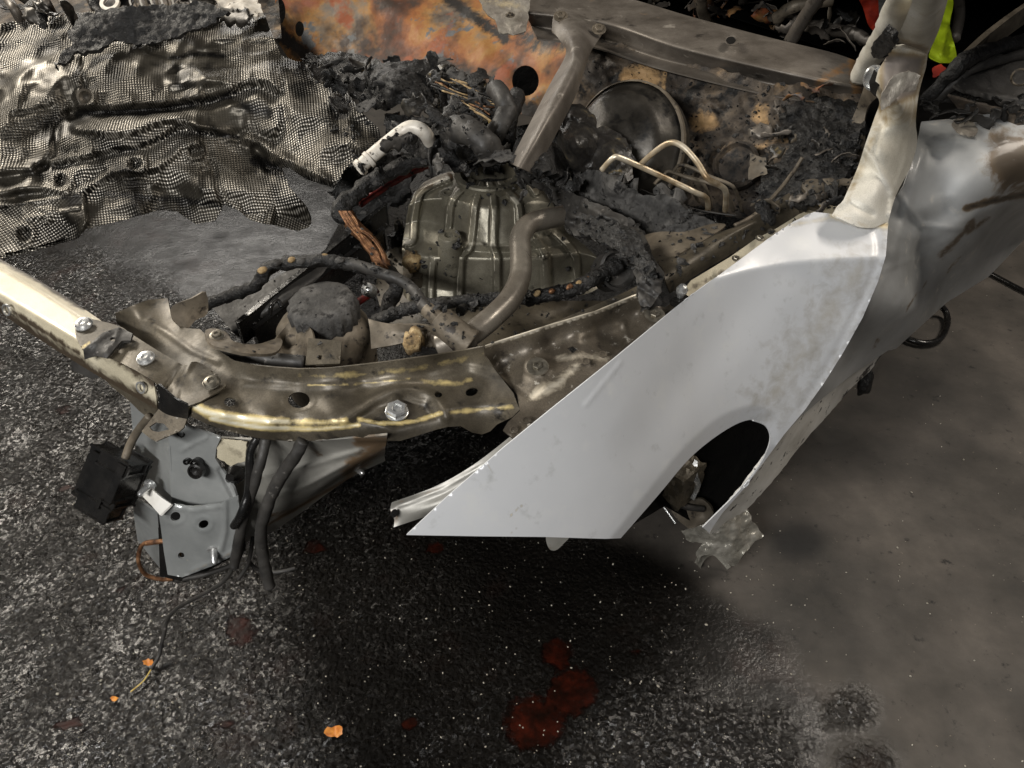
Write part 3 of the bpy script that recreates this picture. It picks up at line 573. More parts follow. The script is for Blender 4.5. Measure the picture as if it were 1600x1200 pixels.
# ---- far side of the bay: strut tower casting
def casting():
    cx = [(0, 660, 268), (1, 640, 268)]
    # columns are the fields between ribs, rows run from the top ring down both steps
    R0 = [(662, 285, .76), (690, 272, .775), (715, 268, .785), (740, 280, .79), (765, 284, .79), (790, 281, .79), (812, 270, .785), (825, 275, .775), (838, 282, .76)]
    R1 = [(648, 300, .76), (672, 296, .775), (702, 296, .785), (732, 302, .788), (765, 306, .788), (800, 304, .786), (828, 300, .78), (845, 303, .77), (855, 306, .755)]
    R2 = [(640, 320, .755), (664, 312, .768), (700, 310, .778), (732, 318, .782), (765, 322, .782), (803, 320, .78), (834, 314, .775), (852, 316, .765), (865, 320, .75)]
    R3 = [(634, 350, .68), (655, 345, .69), (692, 352, .70), (732, 374, .70), (765, 384, .70), (806, 382, .70), (845, 372, .70), (868, 365, .69), (885, 362, .68)]
    R4 = [(630, 372, .66), (645, 374, .665), (682, 382, .67), (730, 392, .675), (768, 394, .675), (810, 393, .675), (858, 386, .67), (892, 380, .67), (915, 384, .66)]
    R5 = [(628, 390, .655), (642, 396, .66), (675, 402, .665), (724, 402, .67), (768, 403, .67), (812, 402, .67), (866, 398, .665), (908, 396, .66), (935, 404, .65)]
    R6 = [(630, 430, .58), (640, 440, .58), (672, 450, .575), (722, 455, .575), (768, 458, .575), (812, 455, .575), (870, 445, .575), (915, 432, .58), (942, 426, .58)]
    R7 = [(630, 460, .55), (640, 470, .55), (672, 474, .545), (722, 475, .545), (768, 476, .545), (812, 474, .545), (870, 468, .545), (920, 458, .55), (948, 440, .56)]
    ribs = []; wear_or_glint = []
    for path in ([(737, 282), (712, 305), (703, 325), (700, 365)], [(700, 385), (690, 402), (676, 412), (673, 474)],
                 [(752, 288), (748, 300), (742, 320), (738, 360), (733, 388), (722, 400), (719, 430), (718, 474)],
                 [(765, 286), (770, 305), (772, 330), (771, 360), (771, 384), (776, 400), (777, 430), (777, 474)],
                 [(782, 284), (795, 300), (810, 318), (813, 350), (815, 385)], [(830, 370), (845, 385), (852, 400), (856, 470)],
                 [(700, 278), (668, 292), (655, 306), (648, 340), (645, 375), (630, 380)],
                 [(805, 275), (830, 290), (838, 300)], [(840, 350), (870, 365), (890, 385), (900, 405), (903, 450)]):
        ribs.append((spl(path, 6), 7.5, .022, 's')); wear_or_glint.append(([(q[0] - 4, q[1]) for q in path], 2.2, .62))  # pale line left of each rib paints its edge highlight
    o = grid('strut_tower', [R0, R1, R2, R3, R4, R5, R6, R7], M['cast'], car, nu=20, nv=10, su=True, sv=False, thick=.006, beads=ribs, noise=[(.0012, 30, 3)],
             stains_or_light=wear_or_glint + [([(728, 380), (800, 384)], 10, .5), ([(640, 402), (720, 404)], 4, .6), ([(725, 405), (860, 404)], 5, .5), ([(800, 310), (808, 316)], 8, .8)], seed=3)
    top = P(762, 272, .815)
    lathe('mounting_ring', top, (0, -.08, 1), [(.078, -.06), (.082, -.01), (.086, 0), (.084, .005), (.070, .005), (.068, 0), (.066, -.06)], M['cast'], o, n=40, caps=False)
    lathe('bearing_hole', P(762, 272, .805), (0, -.08, 1), [(.066, -.02), (.05, -.035), (0, -.04)], M['char'], o, caps=False, noise=.01)
    c = P(703, 385, .70); lathe('boss', c, (0, -.1, 1), [(.034, -.07), (.029, .028), (.026, .034), (.012, .034), (.010, .02), (0, .02)], M['cast'], o, n=24, caps=False)
    lathe('boss', P(700, 304, .78), (0, -.1, 1), [(.022, -.02), (.018, .006), (.010, .006), (.008, -.004), (0, -.004)], M['cast'], o, n=20, caps=False)
    return o
casting()
sheet('casting_shelf', [(600, 400), (625, 370), (640, 372), (660, 470), (960, 470), (1010, 440), (1010, 470), (900, 500), (760, 545), (700, 550), (600, 500), (585, 450)], [(600, 400, .57), (640, 372, .60), (660, 470, .545), (960, 460, .56), (1010, 455, .60), (760, 545, .60), (600, 500, .50), (585, 450, .5)], M['soot_metal'], car, step=7, noise=[(.01, 14, 4), (.003, 50, 3)], beads=[([(800, 500), (850, 480), (930, 470)], 14, .01), ([(845, 505), (900, 478)], 8, -.008)], seed=14)
lathe('nut', P(623, 352, .63), UPT, [(.014, -.03), (.014, .0), (.013, .012), (.008, .012), (.007, .004), (0, .004)], M['bolt'], car, n=6, caps=False)
slab('terminal_block', P(622, 372, .61), (BACK, FAR, UP), (.06, .026, .035), M['black'], car, .004)
lathe('crumbled_fitting', P(645, 410, .64), UPT, [(.0, -.02), (.022, -.016), (.027, .0), (.022, .022), (.0, .03)], M['ochre'], car, n=28, noise=.012, nscale=70, caps=False, sharp=None)
lathe('fitting_collar', P(646, 432, .60), UPT, [(.026, -.05), (.027, .0), (.024, .004), (.027, .008), (.025, .014), (0, .014)], M['tan'], car, n=24, caps=False)

# ---- coolant pipe, reservoir, hoses and looms
tube('coolant_pipe', spl([(888, 336, .80), (855, 342, .815), (826, 351, .82), (813, 372, .815), (814, 405, .80), (812, 435, .79), (795, 470, .785), (762, 502, .78), (728, 528, .77), (698, 548, .75)], 4), .0235, M['pipe'], car, n=24, seg=3, noise=.0006)
tube('pipe_elbow', [(735, 520, .785), (715, 531, .775), (688, 541, .76)], .029, M['pipe'], car, n=20)
tube('hose_connector', [(668, 484, .80), (685, 500, .795), (697, 508, .795)], .016, M['tan'], car, n=16)
tube('hose_connector', [(690, 503, .80), (712, 522, .79), (735, 538, .775)], .030, M['tan'], car, n=16, noise=.002)
tube('heater_hose', [(515, 408, .80), (560, 415, .80), (598, 428, .80), (625, 437, .795), (645, 452, .785), (660, 474, .79), (675, 490, .795)], .0125, M['rubber'], car, n=14, noise=.002)
tube('burnt_loom', [(320, 476, .66), (360, 462, .70), (398, 446, .75), (420, 420, .79), (450, 411, .80), (500, 407, .81), (540, 412, .80), (575, 420, .79)], .0135, M['char'], car, n=16, noise=.009, nscale=70, seed=2)
for k, q in enumerate(((430, 414), (455, 409), (470, 411), (505, 406), (530, 410), (410, 425))): lump('ash_crust', P(q[0], q[1] - 3, .815), (.011, .008, .007), M['ochre'] if k % 2 else M['ash'], car, .5, 60, 3, k)
tube('burnt_loom', [(545, 345, .76), (532, 330, .78), (548, 308, .80), (580, 284, .82), (620, 264, .84), (660, 248, .86), (690, 240, .87)], .019, M['char'], car, n=16, noise=.012, nscale=60, seed=4)
tube('battery_cable', [(562, 318, .765), (590, 300, .775), (615, 283, .785), (645, 268, .80), (668, 258, .81)], .010, M['redwire'], car, n=10, noise=.004)
br = tube('copper_braid', [(538, 330, .77), (552, 352, .755), (572, 372, .74), (588, 395, .72), (600, 420, .70)], .0185, M['copper'], car, n=14, noise=.004, nscale=120)
for k in range(14):
    a = random.uniform(-9, 9); b_ = random.uniform(-9, 9)
    tube('copper_strand', [(538 + a, 330, .79), (552 + a * .8, 352 - a * .3, .775), (572 + b_, 372 - b_ * .4, .76), (590 + b_, 396 - b_ * .3, .74), (602 + a * .6, 420, .71)], .0021, M['copper'], br, n=6, seg=5)
tube('corrugated_hose', [(585, 505, .66), (605, 494, .68), (640, 482, .69), (690, 474, .70), (740, 470, .70), (790, 466, .70), (830, 468, .72)], .0145, M['char'], car, n=14, noise=.006, nscale=90, seed=8)
tube('burnt_loom', [(820, 466, .73), (850, 462, .735), (885, 455, .74), (915, 443, .745), (945, 425, .75), (968, 414, .755)], .016, M['char'], car, n=16, noise=.008, nscale=90, seed=9)
for k, (x, y) in enumerate([(840, 460), (862, 457), (905, 444), (918, 438), (930, 432), (890, 450)]): lump('ash_crust', P(x, y - 2, .755), (.009, .006, .006), M['copper'] if k % 2 else M['ochre'], car, .5, 60, 3, 20 + k)
lathe('loom_clip', P(722, 484, .71), (-.3, -1, .3), [(.012, -.01), (.012, .01)], M['black'], car, n=12)
tube('burnt_loom', [(600, 415, .70), (618, 440, .66), (610, 470, .62), (598, 500, .60)], .018, M['char'], car, n=12, noise=.010, seed=12)
tube('battery_cable', [(548, 480, .62), (570, 465, .63), (590, 452, .64)], .009, M['redwire'], car, n=8)
lathe('cable_nut', P(573, 452, .67), (-.4, -.6, .6), [(.016, -.02), (.017, .0), (.012, .006), (0, .008)], M['zinc'], car, n=16, noise=.002, caps=False)
lathe('cable_cup', P(966, 422, .74), (.25, -.75, .55), [(.045, -.06), (.046, .0), (.04, .004), (.034, -.01), (0, -.015)], M['rubber'], car, n=32, noise=.004, nscale=30, caps=False)
tube('bay_edge_rod', [(640, 640, .70), (760, 560, .78), (860, 513, .82), (960, 470, .84), (998, 452, .85)], .0075, M['soot_metal'], car, n=10)

rc = P(505, 482, .755)
def knurl(t, i): return 1 + (.035 * math.cos(t * 18) if i in (1, 2, 3) else 0)
res = lathe('fluid_reservoir', P(505, 512, .70), (0, -.05, 1), [(.10, -.16), (.105, -.06), (.098, .0), (.082, .022), (.068, .03), (.060, .05)], M['tan'], car, n=40, noise=.006, nscale=12, caps=False, sharp=None)
lathe('reservoir_cap', rc, (0, -.05, 1), [(.060, -.045), (.068, -.040), (.071, -.01), (.071, .010), (.064, .021), (.05, .024), (.036, .025), (.022, .024), (.01, .025), (0, .024)], M['ash'], res, n=72, noise=.005, nscale=45, wob=knurl, caps=False, sharp=60)
sheet('mounting_ear', spl([(425, 538), (450, 505), (462, 490), (480, 505), (490, 530), (480, 560), (450, 560), (428, 555)], 4, True), [(425, 538, .74), (462, 490, .75), (490, 530, .76), (450, 560, .71), (455, 525, .72)], M['tan'], car, step=4, thick=.004, beads=[(circ(450, 535, 12, 10), 10, -.02, 'fill')], noise=[(.004, 40, 3)])
sheet('mounting_tab', [(482, 528), (534, 533), (531, 568), (477, 570)], [(482, 528, .79), (534, 533, .79), (477, 570, .765)], M['soot_metal'], car, holes=[[(498, 555), (503, 555), (502, 562), (497, 562)]], step=5, thick=.004)
grid('reservoir_arm', [[(575, 498, .76), (610, 506, .77), (660, 508, .78), (672, 516, .78)], [(578, 516, .75), (612, 520, .755), (655, 520, .76), (668, 522, .76)], [(580, 545, .73), (620, 538, .74), (650, 530, .75), (665, 526, .75)]], M['tan'], car, thick=.006, noise=[(.003, 40, 3)])
lathe('crumbled_fitting', P(646, 530, .775), UPT, [(0, -.03), (.018, -.02), (.021, 0), (.016, .014), (0, .018)], M['ochre'], car, n=24, noise=.012, nscale=80, caps=False, sharp=None)
for k in range(4): tube('corrugated_boot', [(665 + k * 7, 516 + k * 2, .765), (662 + k * 7, 528, .755), (668 + k * 7, 540, .74)], .008, M['tan'], car, n=8)
tube('return_pipe', [(352, 552, .76), (390, 556, .765), (430, 562, .765), (476, 566, .76)], .0135, M['rubber'], car, n=14, noise=.002)
sheet('foot_bracket', spl([(320, 518), (335, 513), (355, 520), (365, 533), (400, 538), (436, 528), (440, 540), (425, 552), (385, 552), (355, 545), (330, 538)], 4, True), [(320, 518, .83), (360, 530, .835), (400, 545, .82), (440, 535, .79)], M['tan'], car, step=3.5, thick=.006, beads=[([(318, 525), (335, 540), (360, 545), (390, 551), (430, 550)], 4, .004), ([(350, 520), (365, 533), (400, 538), (434, 530)], 4, .004)], noise=[(.004, 60, 3)], seed=5)
bolt(339, 524, .84, 7.5, M['bolt'], car)

# rails across the floor of the bay
for q in ([(375, 520, .62), (452, 455, .66), (530, 392, .70), (604, 335, .74)], [(400, 530, .60), (470, 480, .63), (555, 405, .68), (600, 372, .70)]):
    a, b2 = P(*q[0]), P(*q[-1]); d = (b2 - a).normalized(); s = d.cross(UP)
    slab('bay_rail', (a + b2) / 2, (d, s, UP), ((b2 - a).length, .010, .06), M['black'], car, .002)
grid('cooler_duct', [[(330, 478, .60), (400, 450, .66), (480, 405, .70)], [(365, 520, .60), (440, 475, .66), (520, 420, .68)], [(380, 530, .54), (450, 490, .56), (530, 440, .6)]], M['rubber'], car, thick=.004, noise=[(.006, 20, 3)])
tube('duct_clip', [(422, 492, .68), (424, 478, .70), (434, 470, .70), (440, 480, .69)], .005, M['black'], car, n=8)

# ---- radiator support and inner rails
arm = [(180, 490), (205, 478), (232, 468), (262, 466), (268, 497), (278, 508), (292, 513), (312, 514), (330, 530), (342, 548), (365, 563), (400, 571)] + [(467, 577), (515, 575), (567, 570), (620, 563), (667, 557), (733, 546), (757, 541), (757, 556), (775, 580), (802, 614), (812, 640), (800, 652), (777, 663), (766, 674), (753, 679), (738, 676), (720, 666), (700, 667), (683, 671), (655, 680), (625, 689), (590, 688), (550, 681), (505, 688), (467, 690), (430, 688), (400, 684), (350, 672), (318, 660), (292, 648), (296, 632), (345, 606), (330, 596), (283, 570), (240, 545), (212, 528), (183, 506)]
sheet('radiator_support', arm, [(180, 490, .80), (183, 506, .765), (212, 528, .78), (240, 545, .78), (262, 466, .815), (232, 480, .81), (215, 500, .81), (300, 545, .805), (283, 562, .795), (330, 575, .80), (365, 563, .815), (400, 571, .83), (467, 577, .835), (567, 570, .84), (667, 557, .845), (757, 541, .85),
    (400, 594, .80), (467, 600, .80), (567, 597, .80), (667, 585, .80), (735, 570, .80), (360, 625, .79), (420, 640, .79), (500, 642, .79), (620, 640, .79), (700, 625, .785), (780, 620, .785), (300, 634, .79), (350, 650, .79), (420, 661, .785), (520, 660, .785), (292, 648, .765), (350, 672, .745), (430, 688, .735), (505, 688, .74), (590, 688, .745), (655, 680, .75), (720, 666, .755), (812, 640, .775), (753, 679, .72), (600, 660, .78), (700, 650, .775), (780, 645, .775)],
    M['soot_metal'], car, holes=[circ(359, 628, 9, 7), circ(467, 625, 17, 12.5), circ(685, 616, 6, 5), circ(737, 612, 10, 6.5, -20)], step=4, thick=.003, lam=3,
    beads=[(circ(359, 628, 14, 11) + [(373, 628)], 4, .0016), (circ(467, 625, 24, 18) + [(491, 625)], 4, .0016), (spl([(538, 658), (565, 640), (590, 620), (625, 608), (665, 612), (688, 628), (698, 652)], 5), 12, .010),
           ([(560, 650), (590, 632), (630, 622), (665, 630), (680, 650), (620, 668)], 14, -.012, 'fill'), ([(232, 500), (262, 520), (300, 548), (340, 565)], 8, .004), ([(380, 600), (467, 604), (567, 600), (667, 589), (735, 574), (790, 590)], 7, .003), (circ(737, 612, 22, 14, -20) + [(757, 605)], 5, .002), ([(700, 640), (760, 632), (800, 630)], 7, .004)],
    noise=[(.0009, 12, 3), (.0003, 60, 2)],
    stains_or_light=[(spl([(300, 632), (330, 646), (400, 656), (450, 659)], 5), 15, .95), (spl([(330, 654), (400, 667), (450, 669)], 5), 10, 1.0), (spl([(440, 658), (500, 660), (540, 657)], 5), 13, .72), (spl([(440, 669), (500, 670), (560, 664)], 5), 9, .85), ([(470, 588), (560, 585), (640, 578), (730, 560)], 14, .5), ([(480, 602), (560, 600), (640, 592)], 4, .62), ([(560, 655), (600, 662), (650, 658), (690, 645)], 8, .75), ([(700, 645), (800, 635)], 9, .6), ([(660, 595), (720, 600), (735, 592)], 12, .6), ([(300, 545), (345, 570)], 8, .35), ([(730, 560), (760, 552)], 10, .3)], seed=21)
sheet('upright_flange', spl([(270, 478), (300, 466), (322, 457), (324, 490), (306, 500), (292, 514), (276, 506), (268, 494)], 3, True), [(270, 478, .84), (322, 457, .85), (324, 490, .80), (292, 514, .80)], M['tan'], car, step=5, thick=.003)
bolt(620, 644, .785, 17, M['zinc'], car, nrm=(.1, -.2, 1), washer=1.06, label='bright clean hex bolt')
sheet('fender_rail', [(757, 541), (850, 511), (930, 487), (1002, 458), (1014, 476), (1040, 480), (1062, 468), (1090, 465), (1085, 480), (1000, 560), (900, 640), (840, 688), (800, 684), (786, 672), (793, 660), (812, 642), (808, 616), (757, 558)],
      [(757, 541, .845), (850, 511, .86), (930, 487, .87), (1002, 458, .885), (760, 552, .83), (850, 522, .845), (930, 498, .855), (775, 562, .795), (860, 536, .81), (935, 512, .82), (1000, 486, .83), (840, 575, .812), (900, 550, .825), (1023, 492, .85), (1062, 470, .85), (950, 560, .81), (850, 640, .785), (800, 680, .772), (1040, 500, .83), (1000, 560, .80), (900, 640, .78)],
      M['rail_metal'], car, holes=[[(886, 544), (894, 540), (903, 545), (895, 552)]], step=4, thick=.003, lam=2,
      beads=[(circ(840, 573, 24, 15), 8, .004, 'fill'), (circ(1023, 492, 20, 13), 8, .004, 'fill'), ([(975, 505), (980, 530), (955, 555)], 7, .005), ([(900, 530), (930, 518), (975, 506)], 8, .004), ([(800, 600), (830, 620), (850, 600), (900, 575)], 9, -.003), (circ(915, 565, 7, 5), 4, .002, 'fill'), (circ(942, 560, 9, 6) + [(951, 560)], 3, .002)],
      noise=[(.0011, 12, 3), (.0004, 70, 2)], stains_or_light=[([(757, 542), (850, 513), (930, 489), (1002, 460)], 5, 1.0), ([(900, 575), (870, 600), (830, 620)], 22, .62), ([(870, 560), (910, 556), (950, 560)], 16, .55), ([(940, 590), (860, 650), (810, 675)], 16, .4)], seed=23)
bolt(840, 573, .826, 8, M['bolt'], car, washer=2.2); bolt(1023, 492, .862, 8, M['bolt'], car, washer=2.0)
for x, y, z in ((915, 565, .829), (942, 554, .832), (822, 657, .79), (803, 672, .786), (900, 612, .81)): lathe('rivet', P(x, y, z), UPT, [(.0075, 0), (.0072, .0016), (.005, .002), (.0045, .0006), (0, .0006)], M['rail_metal'], car, n=18, caps=False)
grid('wing_channel', [[(1008, 398, .84), (1060, 398, .86), (1110, 368, .87), (1160, 350, .88), (1200, 322, .90), (1235, 300, .91)], [(1034, 418, .87), (1070, 402, .88), (1118, 374, .89), (1165, 352, .90), (1205, 328, .91), (1240, 305, .92)],
                      [(1040, 440, .86), (1078, 418, .87), (1130, 388, .875), (1172, 362, .885), (1210, 342, .90), (1245, 318, .91)], [(1048, 458, .83), (1085, 432, .84), (1135, 402, .85), (1176, 378, .86), (1214, 358, .87), (1250, 335, .89)]], M['soot_metal'], car, nu=10, nv=6, thick=.004, noise=[(.003, 20, 3)], seed=3)
sheet('ash_shelf', spl([(1000, 372), (1030, 362), (1070, 362), (1110, 350), (1134, 352), (1100, 375), (1062, 396), (1045, 412), (1030, 408), (1012, 395)], 4, True), [(1000, 372, .84), (1134, 352, .88), (1040, 412, .85), (1062, 375, .87)], M['tan'], car, step=5, thick=.005, noise=[(.005, 20, 3)])
sheet('wing_flange', [(1062, 462), (1080, 438), (1140, 402), (1180, 374), (1215, 356), (1250, 334), (1285, 318), (1310, 322), (1300, 345), (1200, 400), (1120, 460), (1082, 480)], [(1062, 462, .848), (1180, 374, .875), (1285, 318, .905), (1200, 400, .845), (1082, 480, .83), (1120, 460, .82)], M['cream'], car, step=5, thick=.003, noise=[(.002, 30, 3)], stains_or_light=[([(1062, 460), (1130, 425)], 12, .55), ([(1200, 378), (1250, 345)], 14, .55)], seed=5)
for x, y in ((1187, 372), (1150, 404), (1205, 362)): bolt(x, y, .882, 4.5, M['bolt'], car, washer=1.5)
lathe('ball_stud', P(1064, 459, .875), UPT, [(.006, -.02), (.006, -.002), (.010, .004), (.011, .012), (.007, .02), (0, .022)], M['zinc'], car, n=20, caps=False)
slab('stud_clip', P(1062, 470, .86), (BACK, FAR, UP), (.035, .022, .015), M['black'], car, .003)

# ---- front cross beam, its bracket and the buffer
grid('cross_beam', [[(-30, 388, .80), (60, 438, .80), (130, 482, .80), (185, 520, .80), (250, 566, .79)], [(-30, 402, .81), (60, 452, .81), (130, 498, .81), (180, 535, .81), (245, 582, .80)],
                    [(-30, 442, .81), (55, 492, .81), (132, 538, .81), (180, 566, .81), (240, 597, .80)], [(-30, 456, .79), (50, 508, .79), (122, 552, .79), (180, 585, .785), (244, 622, .78)], [(-30, 468, .76), (46, 520, .76), (118, 566, .76), (178, 602, .755), (246, 640, .75)]],
     M['cream'], car, nu=14, nv=6, sv=False, thick=.003, noise=[(.0012, 20, 3)], stains_or_light=[([(-30, 470), (118, 566), (246, 640)], 22, .9), ([(-30, 386), (60, 438), (130, 482)], 12, .8), ([(140, 520), (250, 590)], 34, 1), ([(-30, 455), (122, 552)], 10, .75)], seed=6)
lathe('bolt_hole', P(222, 605, .79), (-.5, -1, .4), [(.011, 0), (.011, .004), (.008, .004), (.008, 0)], M['zinc'], car, n=20, caps=False)
lathe('bolt_hole', P(12, 484, .80), (-.5, -1, .4), [(.012, 0), (.012, .004), (.009, .004), (.009, 0)], M['zinc'], car, n=20, caps=False)
sheet('latch_plate', spl([(117, 512), (124, 500), (140, 498), (168, 504), (192, 512), (212, 526), (285, 570), (300, 565), (317, 569), (350, 596), (350, 606), (330, 618), (295, 634), (270, 620), (243, 597), (176, 560), (128, 545)], 2, True), [(117, 512, .822), (140, 498, .822), (212, 526, .822), (285, 570, .818), (317, 569, .815), (350, 600, .812), (295, 634, .80), (243, 597, .812), (176, 560, .82), (270, 600, .80), (300, 590, .815)], M['soot_metal'], car, step=4, thick=.003, beads=[([(285, 570), (262, 600), (255, 615)], 7, -.005), ([(300, 566), (280, 600), (275, 622)], 6, .004)], noise=[(.001, 30, 3)], stains_or_light=[([(125, 545), (140, 535)], 6, .6)], seed=4)
for x, y, z in ((131, 507, .827), (228, 560, .826), (331, 598, .82)): bolt(x, y, z, 12.5, M['zinc'] if x < 300 else M['bolt'], car, kind='dome', washer=1.12)
g = sheet('plastic_clip', [(130, 547), (160, 520), (186, 511), (207, 521), (204, 532), (190, 532), (166, 560), (150, 556), (132, 562)], [(130, 547, .83), (186, 511, .835), (207, 521, .835), (166, 560, .83), (132, 562, .81)], M['rubber'], car, step=4, thick=.005, holes=[circ(177, 530, 5, 3.5)], beads=[([(186, 513), (178, 535), (160, 556)], 5, .006), ([(130, 549), (165, 522), (186, 513)], 4, .005)], noise=[(.0015, 60, 3)])
sheet('rubber_buffer', [(110, 566), (128, 560), (140, 562), (150, 556), (165, 568), (158, 588), (145, 593), (112, 578)], [(110, 566, .75), (150, 556, .77), (158, 588, .73)], M['rubber'], car, step=4, thick=.02, beads=[([(128, 560), (150, 572), (162, 570)], 4, .006)], noise=[(.001, 60, 3)])
sheet('beam_web', spl([(150, 575), (178, 598), (215, 622), (246, 640), (252, 655), (225, 648), (200, 625), (170, 600)], 3, True), [(150, 575, .73), (246, 640, .72), (200, 630, .69)], M['soot_metal'], car, step=5, thick=.004)
sheet('support_strap', [(243, 597), (252, 604), (272, 622), (295, 634), (293, 655), (280, 664), (258, 650), (247, 638), (250, 618)], [(243, 597, .81), (295, 634, .80), (293, 655, .765), (258, 650, .76)], M['black'], car, step=4, thick=.004)
sheet('headlight_tab', [(221, 674), (236, 655), (250, 636), (292, 655), (287, 668), (280, 674), (243, 690), (233, 684)], [(221, 674, .74), (250, 636, .77), (292, 655, .765), (243, 690, .735)], M['rail_metal'], car, holes=[[(233, 667), (243, 660), (256, 662), (264, 671), (247, 675), (238, 673)]], step=4, thick=.003)

# ---- front chassis leg with its crash bracket
rail = grid('chassis_rail', [[(340, 684, .66), (420, 688, .70), (500, 688, .74), (560, 684, .75), (605, 680, .77)], [(350, 712, .60), (430, 714, .64), (510, 708, .68), (565, 700, .71), (604, 690, .74)],
              [(352, 745, .55), (430, 748, .59), (510, 736, .63), (565, 718, .67), (602, 700, .71)], [(358, 790, .47), (420, 795, .50), (490, 765, .55), (548, 734, .61), (602, 706, .67)], [(352, 852, .38), (412, 826, .42), (470, 790, .47), (540, 742, .54), (600, 712, .62)], [(350, 858, .36), (415, 836, .38), (472, 800, .43), (542, 750, .50), (602, 720, .58)]],
     M['palegrey'], car, nu=14, nv=9, thick=.004, beads=[([(400, 745), (480, 728), (560, 705)], 7, .010), ([(420, 780), (480, 758), (540, 726)], 6, .008)], noise=[(.003, 10, 3)], stains_or_light=[([(545, 735), (600, 690)], 28, .8), ([(560, 690), (640, 690)], 18, .9), ([(400, 830), (550, 745)], 7, .8)], seed=31)  # far end darkened to paint the shade the rail runs into
sheet('rail_end_cap', jag([(338, 686), (385, 690), (383, 720), (360, 728), (340, 715)], 1, 5), [(338, 686, .69), (385, 690, .69), (360, 728, .64)], M['cream'], car, step=4, thick=.003, stains_or_light=[([(345, 690), (380, 715)], 20, .45)])
crash = sheet('crash_bracket', [(262, 655), (345, 684), (338, 700), (336, 716), (350, 738), (365, 762), (372, 784), (330, 792), (268, 792), (266, 745)],
      [(262, 655, .73), (345, 684, .70), (266, 745, .605), (336, 730, .625), (268, 792, .53), (372, 784, .555)], M['bluegrey'], car, step=4, thick=.004, lam=.1, beads=[([(284, 704), (304, 692), (322, 684)], 5, .005), ([(345, 735), (368, 780)], 8, -.012)], noise=[(.0015, 14, 3)], seed=33)
sheet('bracket_flank', [(203, 628), (225, 640), (264, 655), (268, 745), (270, 792), (250, 800), (232, 782), (222, 750), (215, 720), (208, 680)], [(203, 628, .67), (264, 655, .73), (215, 720, .545), (268, 745, .605), (232, 782, .47), (270, 792, .53)], M['bluegrey'], crash, step=4, thick=.004, lam=.1, beads=[([(215, 700), (262, 690)], 8, -.006), ([(225, 735), (255, 760)], 6, .006)], stains_or_light=[([(236, 760), (262, 790)], 8, .6), ([(220, 735), (250, 745)], 5, .5)], seed=35)
sheet('bracket_face', [(266, 786), (300, 792), (345, 786), (372, 776), (376, 810), (378, 850), (365, 868), (330, 885), (285, 902), (262, 898), (256, 862), (252, 830), (248, 802)], [(266, 786, .575), (372, 776, .60), (248, 802, .56), (252, 830, .505), (315, 830, .515), (378, 850, .475), (285, 902, .385), (330, 885, .42)], M['bluegrey'], crash, step=3.5, thick=.004, lam=.1,
      holes=[circ(274, 807, 8, 7, -25), circ(318, 819, 8, 6, -25), circ(283, 868, 5, 5)], beads=[(circ(274, 807, 15, 12) + [(289, 807)], 4, .003), (circ(318, 819, 14, 11) + [(332, 819)], 4, .003), ([(352, 785), (352, 830), (345, 860)], 7, .006), ([(300, 892), (345, 872), (370, 858)], 5, .004), ([(262, 790), (300, 798), (345, 792)], 4, .004)], noise=[(.0015, 14, 3)], stains_or_light=[([(290, 898), (370, 860)], 7, .5), ([(266, 790), (345, 790)], 3, .5)], seed=36)
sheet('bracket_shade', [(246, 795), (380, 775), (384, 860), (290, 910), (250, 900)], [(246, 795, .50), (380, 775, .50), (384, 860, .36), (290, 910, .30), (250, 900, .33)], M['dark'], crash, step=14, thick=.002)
for x, y, z, r1, r2 in ((306, 736, .635, 12, 10), (292, 721, .645, 5, 5), (284, 676, .70, 7, 5), (306, 724, .645, 8, 6)): lathe('grommet', P(x, y, z), (-.1, -1, .5), [(r1 * .0012, -.01), (r1 * .0012, .004), (r1 * .0009, .006), (r1 * .0007, 0), (0, -.002)], M['black'], crash, n=20, caps=False)
grid('bracket_ledge', [[(217, 770, .555), (235, 788, .555), (250, 805, .565)], [(228, 756, .57), (248, 774, .575), (268, 788, .58)]], M['sill'], crash, thick=.004)
grid('bracket_side', [[(206, 775, .52), (246, 802, .50)], [(210, 812, .42), (250, 850, .40)], [(215, 845, .34), (256, 895, .32)]], M['bluegrey'], crash, thick=.004, beads=[([(215, 840), (235, 822), (250, 815)], 6, .006)])
for x, y, z, q in ((334, 856, .465, (.25, -1, -.35)), (236, 756, .58, (-.3, -1, .1)), (552, 728, .55, (.8, -.8, .1))): 
    c = P(x, y, z); lathe('threaded_stud', c, q, [(.012, 0), (.012, .005), (.0065, .006), (.0062, .03), (.003, .034), (0, .034)], M['zinc'], crash if x < 400 else rail, n=16, caps=False)
lathe('rail_clip', P(365, 742, .60), (0, -1, .6), [(.018, -.01), (.02, 0), (.012, .01), (.008, .02), (0, .02)], M['black'], rail, n=16, noise=.006, caps=False)

# hanging looms and cut ends at the nose
Wd = M['rubber']
tube('hanging_hose', [(402, 684, .72), (392, 705, .70), (390, 735, .67), (388, 770, .63), (378, 800, .60), (365, 822, .56)], .0075, M['black'], car, n=12, noise=.001)
tube('hanging_hose', [(416, 686, .72), (408, 720, .69), (396, 760, .64), (384, 800, .58), (374, 840, .52), (368, 872, .46), (366, 886, .44)], .0095, Wd, car, n=12, noise=.002)
tube('hanging_hose', [(474, 688, .74), (462, 712, .71), (440, 742, .66), (424, 775, .61), (410, 812, .55), (408, 850, .48), (414, 885, .42), (421, 917, .37)], .0115, Wd, car, n=12, noise=.003)
tube('cut_wire', [(380, 790, .50), (378, 850, .40), (352, 905, .30), (310, 932, .22), (280, 948, .16), (262, 968, .10), (254, 1000, .05), (248, 1025, .02), (236, 1046, .012)], .0045, Wd, car, n=8, noise=.001)
